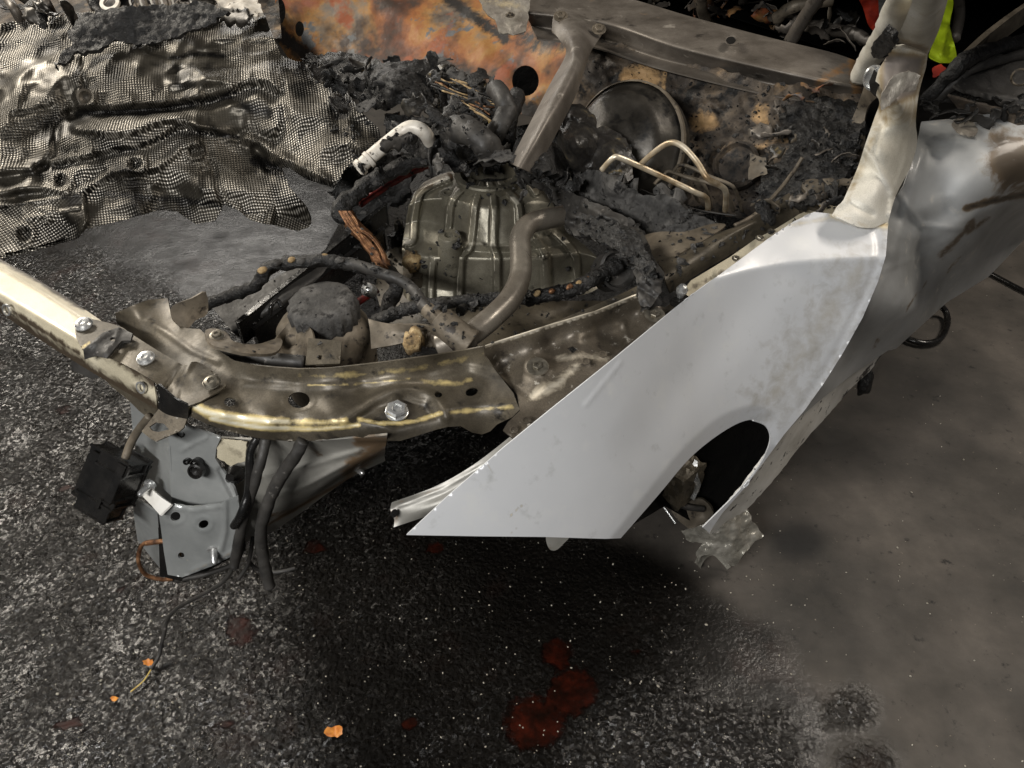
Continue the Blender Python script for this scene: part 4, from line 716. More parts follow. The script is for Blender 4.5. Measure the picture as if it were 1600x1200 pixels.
tube('cut_wire_end', [(236, 1046, .012), (224, 1064, .010), (204, 1081, .008)], .0017, M['wire_yellow'], car, n=6)
tube('cut_wire', [(270, 906, .30), (300, 902, .31), (335, 893, .32), (368, 878, .34), (380, 850, .38)], .006, Wd, car, n=8)
tube('cut_wire', [(384, 872, .34), (400, 888, .30), (420, 894, .28), (440, 893, .28), (462, 888, .28)], .0042, Wd, car, n=8)
tube('cut_wire', [(395, 840, .42), (388, 880, .34), (372, 905, .30)], .004, Wd, car, n=8)
tube('copper_pipe_loop', [(282, 843, .44), (258, 845, .44), (228, 848, .43), (218, 860, .41), (217, 880, .38), (228, 898, .34), (250, 905, .32), (270, 905, .31)], .0042, M['copper'], car, n=8)
tube('sleeve', [(277, 845, .445), (252, 846, .445), (228, 849, .435)], .005, M['copper'], car, n=10)
tube('sleeve', [(279, 850, .44), (277, 875, .39), (274, 893, .35)], .0065, M['ochre'], car, n=10)
tube('connector_cable', [(234, 650, .74), (215, 674, .70), (203, 696, .67), (196, 716, .65)], .0075, M['tan'], car, n=10)
# hanging electrical connector
cd = (P(175, 750, .57)); u = (P(215, 735, .62) - P(155, 700, .63)).normalized(); w = (P(155, 800, .52) - P(190, 715, .62)).normalized(); n_ = u.cross(w)
con = slab('electrical_connector', P(178, 748, .585), (u, w, n_), (.085, .085, .05), M['black'], car, .004)
slab('connector_collar', P(193, 722, .63), (u, w, n_), (.065, .025, .045), M['black'], con, .004)
slab('connector_latch', P(148, 735, .59), (u, w, n_), (.022, .105, .03), M['black'], con, .004)
slab('connector_foot', P(158, 790, .54), (u, w, n_), (.075, .03, .04), M['black'], con, .003)
slab('connector_rib', P(200, 752, .60), (u, w, n_), (.012, .08, .06), M['black'], con, .003)
for k in range(4): slab('connector_pin', P(158 + k * 13, 786 + k * -4, .565), (u, w, n_), (.006, .02, .012), M['black'], con, .001)

# ---- headlight carrier strip beyond the fender tip
grid('headlight_carrier', [[(612, 785, .52), (680, 760, .56), (740, 726, .60), (800, 680, .66)], [(610, 797, .515), (686, 772, .55), (745, 738, .59), (800, 695, .65)], [(616, 812, .50), (690, 788, .54), (745, 750, .58), (800, 710, .64)], [(615, 824, .49), (692, 796, .52), (745, 760, .57), (800, 718, .63)]], M['palegrey'], car, nu=8, nv=4, thick=.003, beads=[([(620, 790), (690, 765), (750, 730)], 4, .004)], stains_or_light=[([(620, 786), (690, 762)], 4, .5)])
sheet('bolt_hole', circ(616, 802, 5, 7, 20), [(616, 802, .522), (620, 802, .522), (616, 808, .518)], M['dark'], car, step=3, thick=0)
sheet('fender_tab', spl([(855, 835), (888, 838), (880, 850), (868, 860), (857, 856)], 4, True), [(855, 835, .53), (888, 838, .53), (865, 860, .49)], M['palegrey'], car, step=4)

# ---- fender
arch = spl([(1098, 824), (1116, 806), (1150, 772), (1180, 737), (1198, 706), (1204, 682), (1196, 664), (1176, 656), (1150, 663), (1112, 687), (1074, 720), (1030, 772), (970, 841)], 5)
fol = [(635, 836), (700, 775), (786, 700), (860, 640), (960, 560), (1052, 484), (1085, 458), (1150, 410), (1200, 373), (1240, 346), (1272, 331), (1300, 334), (1340, 345), (1388, 346), (1384, 400), (1372, 440), (1348, 496), (1318, 550), (1288, 598), (1258, 640), (1226, 678), (1192, 724), (1162, 764), (1130, 800), (1108, 832)] + arch + [(945, 842), (850, 839), (750, 838)]
def fender_height(x, y):
    "height of the fender skin along each line of sight: a real curved side wall, given as distance across the car against height"
    x = np.asarray(x, float); y = np.asarray(y, float); out = np.zeros(len(x)); zs = np.linspace(1.0, .12, 331)[:, None]
    for k in range(0, len(x), 2000):
        W_ = PN(x[None, k:k + 2000] + 0 * zs, y[None, k:k + 2000] + 0 * zs, zs + 0 * x[None, k:k + 2000])
        s_ = W_[..., 0] * BACK.x + W_[..., 1] * BACK.y; L_ = W_[..., 0] * FAR.x + W_[..., 1] * FAR.y
        g_ = .486 + .14 * np.clip((zs - .5) / .4, 0, 2) ** 1.3 + .83 * np.clip(.85 - s_, 0, 1) ** 2 - 1.15 * np.clip(s_ - 1.0, 0, 1) ** 2 + 2.2 * np.clip(zs - .89, 0, 1) * np.clip((s_ - .95) / .2, 0, 1) - .10 * np.clip(.5 - zs, 0, 1)
        F_ = L_ - g_; sg = F_[:-1] * F_[1:] <= 0; has = sg.any(0); i = np.where(has, sg.argmax(0), 0); j = np.arange(F_.shape[1])
        f0, f1 = F_[i, j], F_[i + 1, j]; z = zs[i, 0] + (zs[i + 1, 0] - zs[i, 0]) * f0 / (f0 - f1 + 1e-12)
        out[k:k + 2000] = np.where(has, z, zs[np.abs(F_).argmin(0), 0])
    return out
fz = fender_height
OUT_ = spl([(950, 846), (1004, 778), (1062, 706), (1120, 654), (1174, 634), (1210, 648), (1216, 690)], 5)
fen = sheet('fender', fol, fz, M['paint'], car, step=4, thick=.0025, lam=1.5, seed=41,
      beads=[(OUT_ + [(1190, 740), (1100, 800), (1040, 830)], 30, -.022, 'ramp', OUT_),
             (spl([(1200, 425), (1130, 520), (1050, 620), (1000, 700)], 5), 60, -.006), ([(1240, 420), (1310, 480)], 40, -.004), (spl([(1366, 352), (1372, 400), (1345, 470), (1300, 560), (1250, 640)], 5), 10, -.003),
             ([(915, 633), (970, 566)], 5, .0018)],
      noise=[(.0008, 5, 3)], stains_or_light=[(spl([(1340, 420), (1260, 540), (1205, 625)], 4), 110, .46), (spl([(1385, 350), (1372, 430), (1340, 500), (1290, 590), (1235, 690)], 4), 16, .35), ([(1300, 336), (1345, 348), (1385, 352)], 14, .95), ([(1235, 352), (1300, 340)], 9, .6), ([(796, 807), (815, 790)], 2, .8), ([(799, 832), (808, 825)], 1.6, .8), ([(760, 722), (766, 732)], 3.5, .62), ([(766, 732), (784, 762)], 1.3, .55)])  # wide first patch paints the fender's rear as less lit
tube('arch_lip', [(x, y, float(fender_height([x], [y])[0]) - .018) for x, y in [(1176, 656), (1196, 664), (1204, 682), (1198, 706), (1180, 737), (1150, 772), (1116, 806), (1098, 824)]], .0025, M['paint'], fen, n=10)

# ---- wheel well
sheet('wheel_liner', [(985, 822), (1020, 765), (1100, 670), (1180, 645), (1215, 690), (1180, 750), (1100, 826), (1040, 790)], [(985, 822, .40), (1100, 660, .45), (1190, 640, .42), (1230, 700, .30), (1120, 860, .06), (1000, 760, .30)], M['dark'], car, step=12, thick=.003, noise=[(.01, 10, 3)])
slab('brake_caliper', P(1068, 752, .30), (BACK, FAR, UP), (.09, .05, .10), M['soot_metal'], car, .012, noise=.012, seed=3)
grid('knuckle_arm', [[(1085, 718, .36), (1078, 742, .33), (1088, 760, .30), (1078, 778, .26)], [(1090, 720, .36), (1090, 745, .33), (1095, 758, .30), (1084, 782, .26)]], M['zinc'], car, thick=.006)
sheet('control_arm', spl([(1040, 768), (1070, 782), (1098, 780), (1115, 806), (1095, 834), (1068, 820), (1050, 800)], 4, True), [(1040, 768, .24), (1115, 806, .20), (1068, 825, .16)], M['tan'], car, step=5, thick=.012, noise=[(.008, 30, 3)])
tube('tie_rod', [(1030, 772, .26), (1050, 782, .24), (1072, 792, .23), (1100, 795, .22)], .008, M['rubber'], car, n=10)
tube('brake_pipe', [(1037, 792, .18), (1046, 804, .17), (1056, 818, .16)], .004, M['zinc'], car, n=8)

# ---- sill, melted sill end
sheet('side_sill', jag([(1108, 834), (1128, 798), (1160, 762), (1190, 722), (1224, 676), (1254, 640), (1283, 616), (1333, 576), (1387, 536), (1382, 549), (1362, 577), (1331, 606), (1297, 645), (1273, 671), (1247, 701), (1225, 730), (1197, 764), (1165, 798), (1140, 828)], .6, 6), [(1108, 834, .20), (1190, 722, .40), (1224, 676, .46), (1283, 616, .44), (1387, 536, .42), (1362, 577, .32), (1297, 645, .29), (1247, 701, .27), (1197, 764, .22), (1140, 828, .14)], M['sill'], car, step=3.5, thick=.006, noise=[(.003, 30, 3)], stains_or_light=[([(1315, 625), (1345, 590), (1380, 552)], 12, .62), ([(1280, 665), (1330, 610)], 9, .5)], seed=9)
sheet('melted_sill_end', jag([(1100, 818), (1128, 800), (1152, 782), (1170, 800), (1178, 818), (1195, 836), (1176, 850), (1162, 868), (1148, 886), (1132, 876), (1112, 866), (1096, 870), (1090, 881), (1088, 862), (1096, 850), (1076, 846), (1064, 830), (1082, 826)], 1.5, 5, 8), [(1100, 818, .20), (1152, 782, .23), (1195, 836, .09), (1148, 886, .035), (1090, 881, .03), (1064, 830, .14), (1130, 835, .17)], M['slag'], car, step=3, thick=.006, noise=[(.022, 30, 4), (.008, 70, 3, True)], seed=13)
grid('slag_lip', [[(1088, 880, .03), (1096, 864, .045), (1112, 860, .05), (1130, 870, .04), (1142, 886, .02)], [(1094, 888, .012), (1102, 874, .03), (1114, 868, .035), (1126, 878, .025), (1136, 890, .01)]], M['slag'], car, thick=.006)
lump('melted_sill_clip', P(1352, 597, .22), (.02, .018, .045), M['char'], car, .6, 40, 4, 5)

# ---- door
dol = [(1440, 190), (1500, 184), (1545, 178), (1590, 196), (1660, 190), (1700, 290), (1600, 375), (1545, 432), (1480, 472), (1400, 545), (1387, 548), (1333, 584), (1283, 624), (1252, 650), (1218, 686), (1228, 660), (1262, 600), (1290, 545), (1322, 490), (1350, 430), (1366, 390), (1384, 335), (1412, 290), (1430, 240)]
sheet('door', dol, [(1440, 190, .97), (1500, 184, .985), (1590, 196, .985), (1660, 190, .99), (1440, 225, .955), (1520, 218, .965), (1600, 240, .95), (1690, 290, .93), (1425, 285, .90), (1392, 390, .80), (1366, 390, .81), (1384, 335, .85), (1350, 490, .69), (1322, 490, .70), (1275, 600, .55), (1290, 545, .62), (1218, 686, .45), (1283, 624, .45), (1333, 584, .43), (1400, 545, .42), (1480, 472, .43), (1545, 432, .43), (1600, 375, .46), (1470, 300, .87), (1480, 380, .74), (1440, 400, .70), (1560, 330, .78), (1430, 480, .60), (1530, 400, .60), (1640, 310, .80)], M['doorpaint'], car, step=5, thick=.003, lam=2,
      beads=[(spl([(1442, 232), (1424, 300), (1398, 395), (1370, 460), (1310, 570)], 5), 9, .006), (spl([(1500, 350), (1540, 330), (1600, 312), (1680, 300)], 4), 14, .010), (spl([(1395, 340), (1440, 350), (1480, 330)], 4), 26, -.016), (spl([(1405, 400), (1450, 400), (1520, 370)], 4), 24, .012), (spl([(1420, 440), (1455, 470), (1490, 440)], 4), 24, -.008), ([(1442, 222), (1525, 216)], 6, .006), (spl([(1480, 400), (1540, 340)], 4), 14, -.008), ([(1402, 300), (1440, 352), (1530, 360)], 7, .007), ([(1385, 420), (1440, 400), (1500, 410)], 6, .006), ([(1440, 360), (1428, 420), (1400, 470)], 7, -.006), ([(1330, 560), (1400, 500), (1500, 440)], 5, .003)],
      noise=[(.006, 6, 3)], stains_or_light=[([(1545, 195), (1610, 205), (1640, 290), (1560, 312), (1548, 280), (1534, 262), (1540, 230)], 46, .78, 1), (spl([(1510, 325), (1560, 312), (1620, 300)], 4), 11, 1.0), ([(1470, 400), (1500, 370), (1520, 345)], 13, .72), ([(1500, 370), (1545, 340)], 9, .75), ([(1410, 492), (1440, 450), (1448, 440)], 4, .75), ([(1365, 545), (1372, 530)], 6, .8), ([(1480, 425), (1500, 400)], 7, .6), ([(1525, 225), (1540, 300)], 10, .28), ([(1500, 205), (1530, 205)], 12, .3)], seed=51)
sheet('blister_patch', jag(spl([(1488, 190), (1505, 184), (1520, 190), (1528, 205), (1515, 212), (1495, 205)], 4, True), 1, 4), [(1488, 190, 1.0), (1520, 190, 1.0), (1510, 212, .993)], M['blister'], car, step=3, thick=.003, noise=[(.008, 70, 3)])
grid('door_mirror_base', [[(1480, 150, 1.03), (1540, 165, 1.02), (1600, 175, 1.01), (1680, 170, 1.0)], [(1495, 168, 1.0), (1550, 178, 1.0), (1600, 190, .99), (1680, 190, .98)], [(1500, 184, .985), (1550, 180, .985), (1600, 205, .975), (1680, 200, .97)]], M['firewall'], car, noise=[(.008, 30, 3)], thick=.006)

# ---- A-pillar and roof rails
sheet('windscreen_pillar', spl([(1395, 72), (1420, 70), (1450, 82)], 3) + spl([(1447, 105), (1436, 145), (1431, 190), (1433, 222), (1422, 262), (1400, 305), (1388, 346)], 4) + spl([(1366, 356), (1340, 354), (1300, 335)], 4) + spl([(1318, 312), (1340, 262), (1352, 225), (1366, 185), (1374, 160), (1366, 140), (1372, 110)], 4),
      [(1395, 72, 1.22), (1450, 82, 1.21), (1366, 140, 1.14), (1436, 145, 1.12), (1374, 170, 1.10), (1433, 222, 1.02), (1352, 225, 1.05), (1340, 262, 1.0), (1300, 335, .955), (1366, 356, .93), (1388, 346, .93), (1400, 305, .955), (1372, 300, .985), (1385, 240, 1.04), (1400, 160, 1.15)], M['pillar'], car, step=4, thick=.004,
      beads=[(spl([(1350, 232), (1372, 262), (1394, 300), (1392, 335)], 4), 6, .010, 's'), ([(1380, 190), (1366, 240)], 5, -.005), ([(1425, 160), (1415, 250), (1395, 300)], 6, .005), ([(1392, 130), (1380, 150)], 8, .006), ([(1300, 336), (1330, 318), (1362, 335)], 9, -.008)], noise=[(.003, 16, 3)],
      stains_or_light=[([(1375, 78), (1450, 84), (1436, 150), (1372, 178)], 20, 1.0, 1), ([(1370, 190), (1405, 175), (1432, 178)], 34, .62), ([(1325, 310), (1345, 262), (1370, 200)], 14, .5), ([(1305, 335), (1350, 352)], 12, .4)], seed=61)
sheet('paint_blisters', jag([(1376, 150), (1395, 118), (1420, 110), (1438, 118), (1432, 140), (1408, 146), (1390, 165), (1376, 172)], 1, 4), [(1376, 150, 1.165), (1438, 118, 1.20), (1408, 146, 1.17)], M['blister'], car, step=2.5, thick=.002, noise=[(.005, 60, 3)], seed=7)
grid('roof_rail', [[(1396, 66, 1.235), (1415, 30, 1.32), (1432, -20, 1.42)], [(1422, 72, 1.235), (1444, 32, 1.33), (1462, -20, 1.43)], [(1450, 84, 1.21), (1468, 44, 1.28), (1486, -20, 1.40)]], M['pillar'], car, thick=.005, noise=[(.002, 30, 3)], stains_or_light=[([(1400, 66), (1445, 78)], 14, .9), ([(1420, 30), (1475, 20)], 20, .35)])
tube('screen_frame', [(1345, 118, 1.03), (1362, 88, 1.10), (1388, 45, 1.20), (1416, -20, 1.34), (1440, -90, 1.5)], .026, M['pillar'], car, n=14, noise=.006)
sheet('frame_crust', jag([(1362, 70), (1382, 46), (1394, 52), (1396, 72), (1378, 92), (1362, 88)], 2, 4), [(1362, 70, 1.23), (1394, 52, 1.28), (1378, 92, 1.21)], M['char'], car, step=2.5, thick=.01, noise=[(.014, 50, 3)])
grid('pillar_inner', [[(1352, 130, 1.06), (1340, 165, 1.0), (1328, 200, .95), (1326, 260, .86), (1320, 320, .80)], [(1372, 150, 1.06), (1355, 170, 1.0), (1348, 210, .95), (1345, 260, .88), (1338, 300, .83)]], M['tan'], car, thick=.01, noise=[(.004, 30, 3)])
lathe('hinge_eye', P(1368, 123, 1.15), (-.6, -.7, .3), [(.022, -.01), (.024, .004), (.02, .008), (.013, 0), (0, -.006)], M['zinc'], car, n=24, noise=.003, caps=False)
sheet('pillar_tear', [(1358, 128), (1366, 108), (1382, 128), (1372, 134), (1368, 150), (1360, 142)], [(1358, 128, 1.155), (1382, 128, 1.16), (1366, 150, 1.145)], M['dark'], car, step=4, thick=.002)
lump('wiper_pivot', P(1262, 318, .90), (.03, .03, .02), M['soot_metal'], car, .3, 30, 3, 2)
lathe('wiper_pivot', P(1272, 292, .92), UPT, [(.024, -.01), (.026, 0), (.02, .006), (.012, .012), (0, .012)], M['tan'], car, n=24, caps=False)

# ================================================================ HEAT SHIELD (slumped sheet, its own thing)
def emboss(o):
    me = o.data; V = np.array([v.co[:] for v in me.vertices])
    A = (V - V.mean(0)); _, _, vt = np.linalg.svd(A, full_matrices=False)
    u, v = A @ vt[0], A @ vt[1]; w = fbm(V, 3, 2, 5) * .015; c, s = math.cos(.5), math.sin(.5)
    uu = u * c - v * s + w; vv = u * s + v * c + fbm(V, 3, 2, 9) * .015
    at = me.attributes.new('emboss', 'FLOAT_VECTOR', 'POINT'); at.data.foreach_set('vector', np.c_[uu, vv, uu * 0].astype(np.float32).ravel())
hs = root('heat_shield', (-1.0, 2.0, 0), 'large crumpled heat shield of dimpled aluminium slumped across the far side of the engine bay', 'heat shield')
sol = [(-30, 40), (0, 37), (40, 31), (100, 22), (160, 16), (250, 14), (340, 12), (390, 10), (415, 26), (424, 50), (440, 86), (462, 96), (500, 96), (522, 108), (546, 150), (572, 182), (592, 202), (600, 225), (588, 243), (560, 246), (540, 262), (522, 294), (508, 290), (478, 280), (452, 262), (440, 262), (452, 292), (480, 325), (487, 350), (468, 360), (432, 352), (400, 345), (380, 330), (350, 320), (336, 345), (305, 350), (276, 330), (250, 328), (228, 334), (196, 343), (134, 358), (122, 372), (60, 390), (0, 404), (-30, 408)]
shield = sheet('shield_panel', jag(sol, .5, 9, 2), [(-30, 40, 1.02), (100, 22, 1.04), (250, 14, 1.05), (390, 10, 1.04), (440, 86, .99), (522, 108, .95), (600, 225, .84), (522, 294, .76), (-30, 200, .86), (100, 200, .87), (250, 200, .86), (400, 200, .85), (500, 200, .86), (-30, 405, .64), (120, 372, .66), (250, 328, .69), (305, 345, .66), (400, 340, .66), (480, 350, .62), (440, 262, .76), (60, 300, .75), (200, 290, .75), (340, 280, .75)], M['shield'], hs, step=4, thick=.0015, lam=.5,
    beads=[(spl([(115, 180), (180, 176), (250, 172), (330, 160), (400, 138), (430, 150)], 5), 16, -.05), (spl([(120, 200), (190, 205), (240, 190), (275, 184), (330, 205), (400, 222), (450, 250), (510, 280)], 5), 13, .026), (spl([(60, 262), (130, 252), (190, 238), (230, 232), (280, 205), (320, 208), (372, 212)], 5), 11, -.028),
           (spl([(-20, 268), (40, 262), (90, 256), (140, 240)], 4), 12, .018), (spl([(0, 300), (60, 292), (120, 300), (180, 268), (240, 262), (290, 225)], 5), 10, .018), ([(130, 90), (134, 150), (90, 190), (84, 240), (70, 260)], 10, -.018), ([(20, 180), (80, 168)], 8, -.014), ([(250, 60), (300, 70), (400, 48)], 20, .015), ([(270, 130), (330, 120), (420, 110)], 18, .02),
           (circ(134, 152, 13), 8, .012), (circ(134, 152, 7), 6, -.016, 'fill'), (circ(97, 283, 14, 13), 8, .014), (circ(94, 285, 8), 6, -.018, 'fill'), (circ(213, 256, 14, 12), 8, .014), (circ(211, 257, 8), 6, -.018, 'fill'), (circ(305, 236, 13, 12), 8, .014), (circ(303, 237, 8), 6, -.018, 'fill'), (circ(320, 270, 9, 10), 6, -.012, 'fill'),
           (circ(38, 366, 17, 15), 8, .012), (circ(36, 370, 10), 6, -.02, 'fill'), (circ(532, 172, 15, 13), 10, -.03, 'fill'), ([(440, 130), (445, 190), (430, 230)], 12, -.016), ([(490, 110), (530, 160), (560, 230)], 16, .02), ([(130, 310), (135, 345), (122, 366)], 5, .012), ([(0, 322), (60, 314), (128, 306)], 6, .016), ([(330, 255), (345, 300), (350, 318)], 10, -.02), ([(400, 232), (420, 262), (450, 262)], 12, -.03)],
    noise=[(.055, 4.0, 2, True), (.022, 11, 2, True), (.006, 24, 3)],
    stains_or_light=[(spl([(120, 178), (250, 172), (400, 140)], 4), 12, .95), (spl([(190, 240), (280, 208), (372, 214)], 4), 9, .9), ([(560, 120), (600, 230), (540, 270)], 34, .8), ([(440, 60), (470, 110)], 26, .8), ([(0, 45), (110, 40)], 16, .7), ([(130, 300), (330, 318), (400, 335)], 14, .8), ([(30, 60), (75, 75), (60, 50)], 20, .62), ([(400, 250), (450, 275), (520, 296)], 18, 1), ([(380, 165), (430, 180)], 22, .8), ([(110, 30), (330, 20)], 18, .95), ([(590, 210), (560, 150), (510, 100)], 14, .8), ([(0, 325), (120, 305)], 5, .7), (circ(532, 172, 17, 15), 6, .95, 1), (circ(215, 257, 8) , 4, .9, 1), ([(270, 92), (300, 84), (350, 88)], 12, .7)], seed=71)  # crease lines paint shade under the folds as well as soot
emboss(shield)
lathe('fixing_eyelet', P(134, 152, .93), (.3, -1, .4), [(.020, -.004), (.022, .004), (.016, .006), (.010, 0), (0, -.002)], M['rail_metal'], hs, n=24, caps=False)
fl = sheet('shield_flap', jag([(-20, 330), (60, 316), (128, 306), (132, 345), (118, 366), (60, 384), (-20, 402)], .8, 6), [(-20, 330, .74), (128, 306, .76), (118, 366, .68), (-20, 402, .68)], M['shield'], hs, step=4, thick=.0015, beads=[([(40, 342), (126, 326)], 6, .012), (circ(38, 364, 15, 13), 8, .010), (circ(38, 368, 9), 6, -.02, 'fill')], noise=[(.006, 14, 3)], seed=6); emboss(fl)
lobe = sheet('shield_flap', jag(spl([(330, 262), (372, 250), (420, 262), (452, 292), (480, 325), (486, 350), (466, 360), (430, 352), (395, 345), (368, 325), (340, 300)], 3, True), .8, 5), [(330, 262, .78), (420, 262, .77), (480, 340, .65), (400, 345, .68)], M['shield'], hs, step=4, thick=.0015, beads=[([(400, 270), (430, 310), (420, 350)], 12, .02), ([(370, 270), (385, 330)], 8, -.015)], noise=[(.014, 10, 3)], stains_or_light=[([(330, 262), (452, 280)], 14, .9), ([(450, 330), (480, 350)], 12, .7)], seed=8); emboss(lobe)

# ================================================================ CHARRED REMAINS lying in the bay
def heap(name, ol, zc, m, label, cat, am=.03, sc=16, thick=.02, seed=0, group=None, jg=3, stains_or_light=(), beads=(), step=4):
    r = sheet(name, jag(ol, jg, 6, seed), zc, m, None, step=step, thick=thick, noise=[(am, sc, 5), (am * .35, sc * 4, 4, True)], seed=seed, label=label, cat=cat, group=group, stains_or_light=stains_or_light, beads=beads)
    return r
def curl(c, L, w, m, seed, parent=None, name='charred_flake', **tags):
    "a thin curled flake of burnt sheet"
    rs = random.Random(seed); d = Vector((rs.uniform(-1, 1), rs.uniform(-1, 1), rs.uniform(-.3, .6))).normalized(); s = d.cross(Vector((rs.uniform(-1, 1), rs.uniform(-1, 1), rs.uniform(-1, 1)))).normalized(); n = d.cross(s)
    V = []; F = []; nu, nv = 9, 5; bend = rs.uniform(-2.2, 2.2)
    for i in range(nu):
        for j in range(nv):
            t = i / (nu - 1) - .5; q = j / (nv - 1) - .5; ww = w * (1 - 1.2 * t * t) * (1 + .3 * math.sin(i * 2.1 + seed))
            a = t * bend; V.append(Vector(c) + d * (L * math.sin(a) / (bend or 1)) + n * (L * (1 - math.cos(a)) / (bend or 1) + w * .4 * q * q) + s * ww * q)
    for i in range(nu - 1):
        for j in range(nv - 1): a = i * nv + j; F.append((a, a + 1, a + nv + 1, a + nv))
    V = np.array([tuple(v) for v in V]); V = V + (fbm(V, 50, 3, seed)[:, None] * .006)
    o = link(name, mesh(name, V, F), m, parent, **tags); md = o.modifiers.new('thickness', 'SOLIDIFY'); md.thickness = .002; return o

heap('charred_insulation', [(92, 98), (84, 108), (96, 84), (112, 66), (106, 48), (128, 22), (200, 10), (310, 3), (345, 12), (356, 20), (320, 42), (250, 64), (214, 70), (180, 64), (150, 80), (118, 82), (98, 102)], [(92, 98, 1.0), (128, 22, 1.09), (355, 20, 1.09), (214, 70, 1.02), (200, 35, 1.07)], M['char'], 'long black charred strip draped over the top edge of the dimpled heat shield', 'debris', .02, 18, .012, 81)
remains = 'charred remains in the engine bay'
h1 = heap('charred_debris', [(470, 92), (520, 82), (560, 84), (600, 96), (650, 92), (690, 100), (700, 122), (678, 150), (672, 172), (650, 176), (628, 160), (600, 172), (570, 168), (545, 138), (520, 112), (490, 104)], [(470, 92, .96), (600, 92, .98), (690, 105, .97), (650, 172, .93), (570, 168, .90), (610, 130, 1.0)], M['char'], 'crumpled black char heap against the rusted bulkhead beside the heat shield', 'debris', .035, 20, .015, 82, remains)
for k in range(26): curl(P(random.uniform(490, 690), random.uniform(84, 165), random.uniform(.96, 1.0)), random.uniform(.04, .10), random.uniform(.02, .05), random.choice([M['char'], M['ash'], M['melt']]), 100 + k, h1)
h2 = heap('burnt_wiring_bundle', [(664, 108), (700, 100), (750, 122), (775, 140), (772, 175), (760, 192), (730, 190), (700, 178), (672, 160), (660, 130)], [(664, 108, .97), (750, 122, .97), (760, 192, .88), (672, 160, .92)], M['melt'], 'burnt bundle showing ochre and yellow strands between black flakes', 'debris', .03, 22, .015, 83, remains)
for k in range(30):
    x = random.uniform(668, 752); y = 112 + (x - 664) * .55 + random.uniform(-14, 22)
    a = random.uniform(18, 46); tube('strand', [(x, y, .985), (x + a * .5, y + a * .22 + random.uniform(-3, 3), .985), (x + a, y + a * .42 + random.uniform(-5, 5), .975)], random.uniform(.0014, .003), random.choice([M['wire_yellow'], M['ochre'], M['char'], M['copper'], M['char']]), h2, n=6, seg=4)
for k in range(16): curl(P(random.uniform(665, 770), random.uniform(105, 190), random.uniform(.95, 1.0)), random.uniform(.05, .12), random.uniform(.02, .05), random.choice([M['char'], M['char'], M['ash']]), 140 + k, h2)
h3 = heap('charred_debris', [(600, 180), (640, 178), (680, 190), (720, 186), (758, 196), (790, 214), (800, 236), (790, 254), (760, 252), (730, 250), (700, 256), (668, 250), (640, 240), (622, 222), (604, 205)], [(600, 180, .90), (700, 186, .93), (790, 214, .93), (770, 262, .85), (640, 240, .85), (700, 220, .94)], M['char'], 'black rope like char heap hanging over the rim of the cast strut tower', 'debris', .035, 20, .02, 84, remains)
for k in range(22): curl(P(random.uniform(620, 795), random.uniform(190, 258), random.uniform(.92, .97)), random.uniform(.04, .11), random.uniform(.015, .05), random.choice([M['char'], M['rubber'], M['ash']]), 180 + k, h3)
tube('charred_hose', [(706, 214, .94), (716, 200, .97), (736, 206, .98), (756, 222, .97), (768, 246, .93)], .030, M['rubber'], None, n=18, noise=.012, nscale=30, label='fat soot grey hose stub curving over the char heap', cat='hose')
tube('charred_duct', [(776, 140, 1.0), (786, 155, 1.0), (792, 172, .98), (784, 192, .96), (770, 214, .93)], .024, M['rubber'], None, n=16, noise=.006, nscale=30, label='bent matt grey duct beside the foot of the strut brace', cat='duct')
tube('charred_duct', [(808, 150, .97), (800, 175, .96), (795, 205, .93), (790, 235, .89)], .020, M['char'], None, n=16, noise=.008, nscale=40, label='straight black duct pressed against the strut brace', cat='duct')
for q in range(3): tube('hanging_filament', [(764 + q * 3, 190, .96), (768 + q * 4, 205, .945), (764 + q * 2, 218, .93)], .0022, M['wire_yellow'], h3, n=6)
wp = tube('white_pipe', [(560, 264, .90), (574, 250, .915), (600, 228, .94), (628, 206, .965), (645, 199, .975), (662, 206, .965), (672, 222, .93)], .0165, M['whitepipe'], None, n=18, label='ash white metal pipe with a ribbed end pointing at the heat shield', cat='pipe')
a, b2 = P(560, 264, .90), P(600, 228, .94); d = (b2 - a).normalized()
for t, r_ in ((.12, .020), (.55, .0205)): lathe('pipe_collar', a.lerp(b2, t * .75), d, [(.0165, -.006), (r_, -.004), (r_, .004), (.0165, .006)], M['whitepipe'], wp, n=20, caps=False)
lathe('pipe_mouth', a, -d, [(.018, -.01), (.019, .0), (.014, .003), (.011, -.006), (0, -.01)], M['whitepipe'], wp, n=20, caps=False)
heap('melted_reservoir', [(918, 206), (944, 198), (968, 208), (984, 226), (992, 250), (988, 276), (972, 292), (946, 290), (926, 268), (916, 236)], [(918, 206, .965), (968, 208, .96), (992, 250, .93), (950, 292, .89), (926, 268, .905), (958, 245, .95)], M['melt'], 'black melted reservoir sagging over the brake booster with ochre drips', 'melted plastic', .022, 20, .02, 93, None, 2)
heap('ash_lump', [(886, 290), (900, 276), (918, 264), (950, 272), (976, 288), (1004, 306), (1040, 304), (1066, 318), (1076, 330), (1100, 338), (1126, 352), (1100, 358), (1060, 366), (1010, 368), (1000, 352), (975, 342), (948, 322), (918, 314), (896, 308)], [(886, 290, .86), (918, 264, .91), (1004, 302, .91), (1126, 352, .87), (1010, 368, .83), (948, 322, .86), (960, 290, .93), (1050, 335, .89)], M['ash'], 'grey crumbly ash lump spread below the brake booster', 'debris', .030, 20, .03, 85, remains, 2)
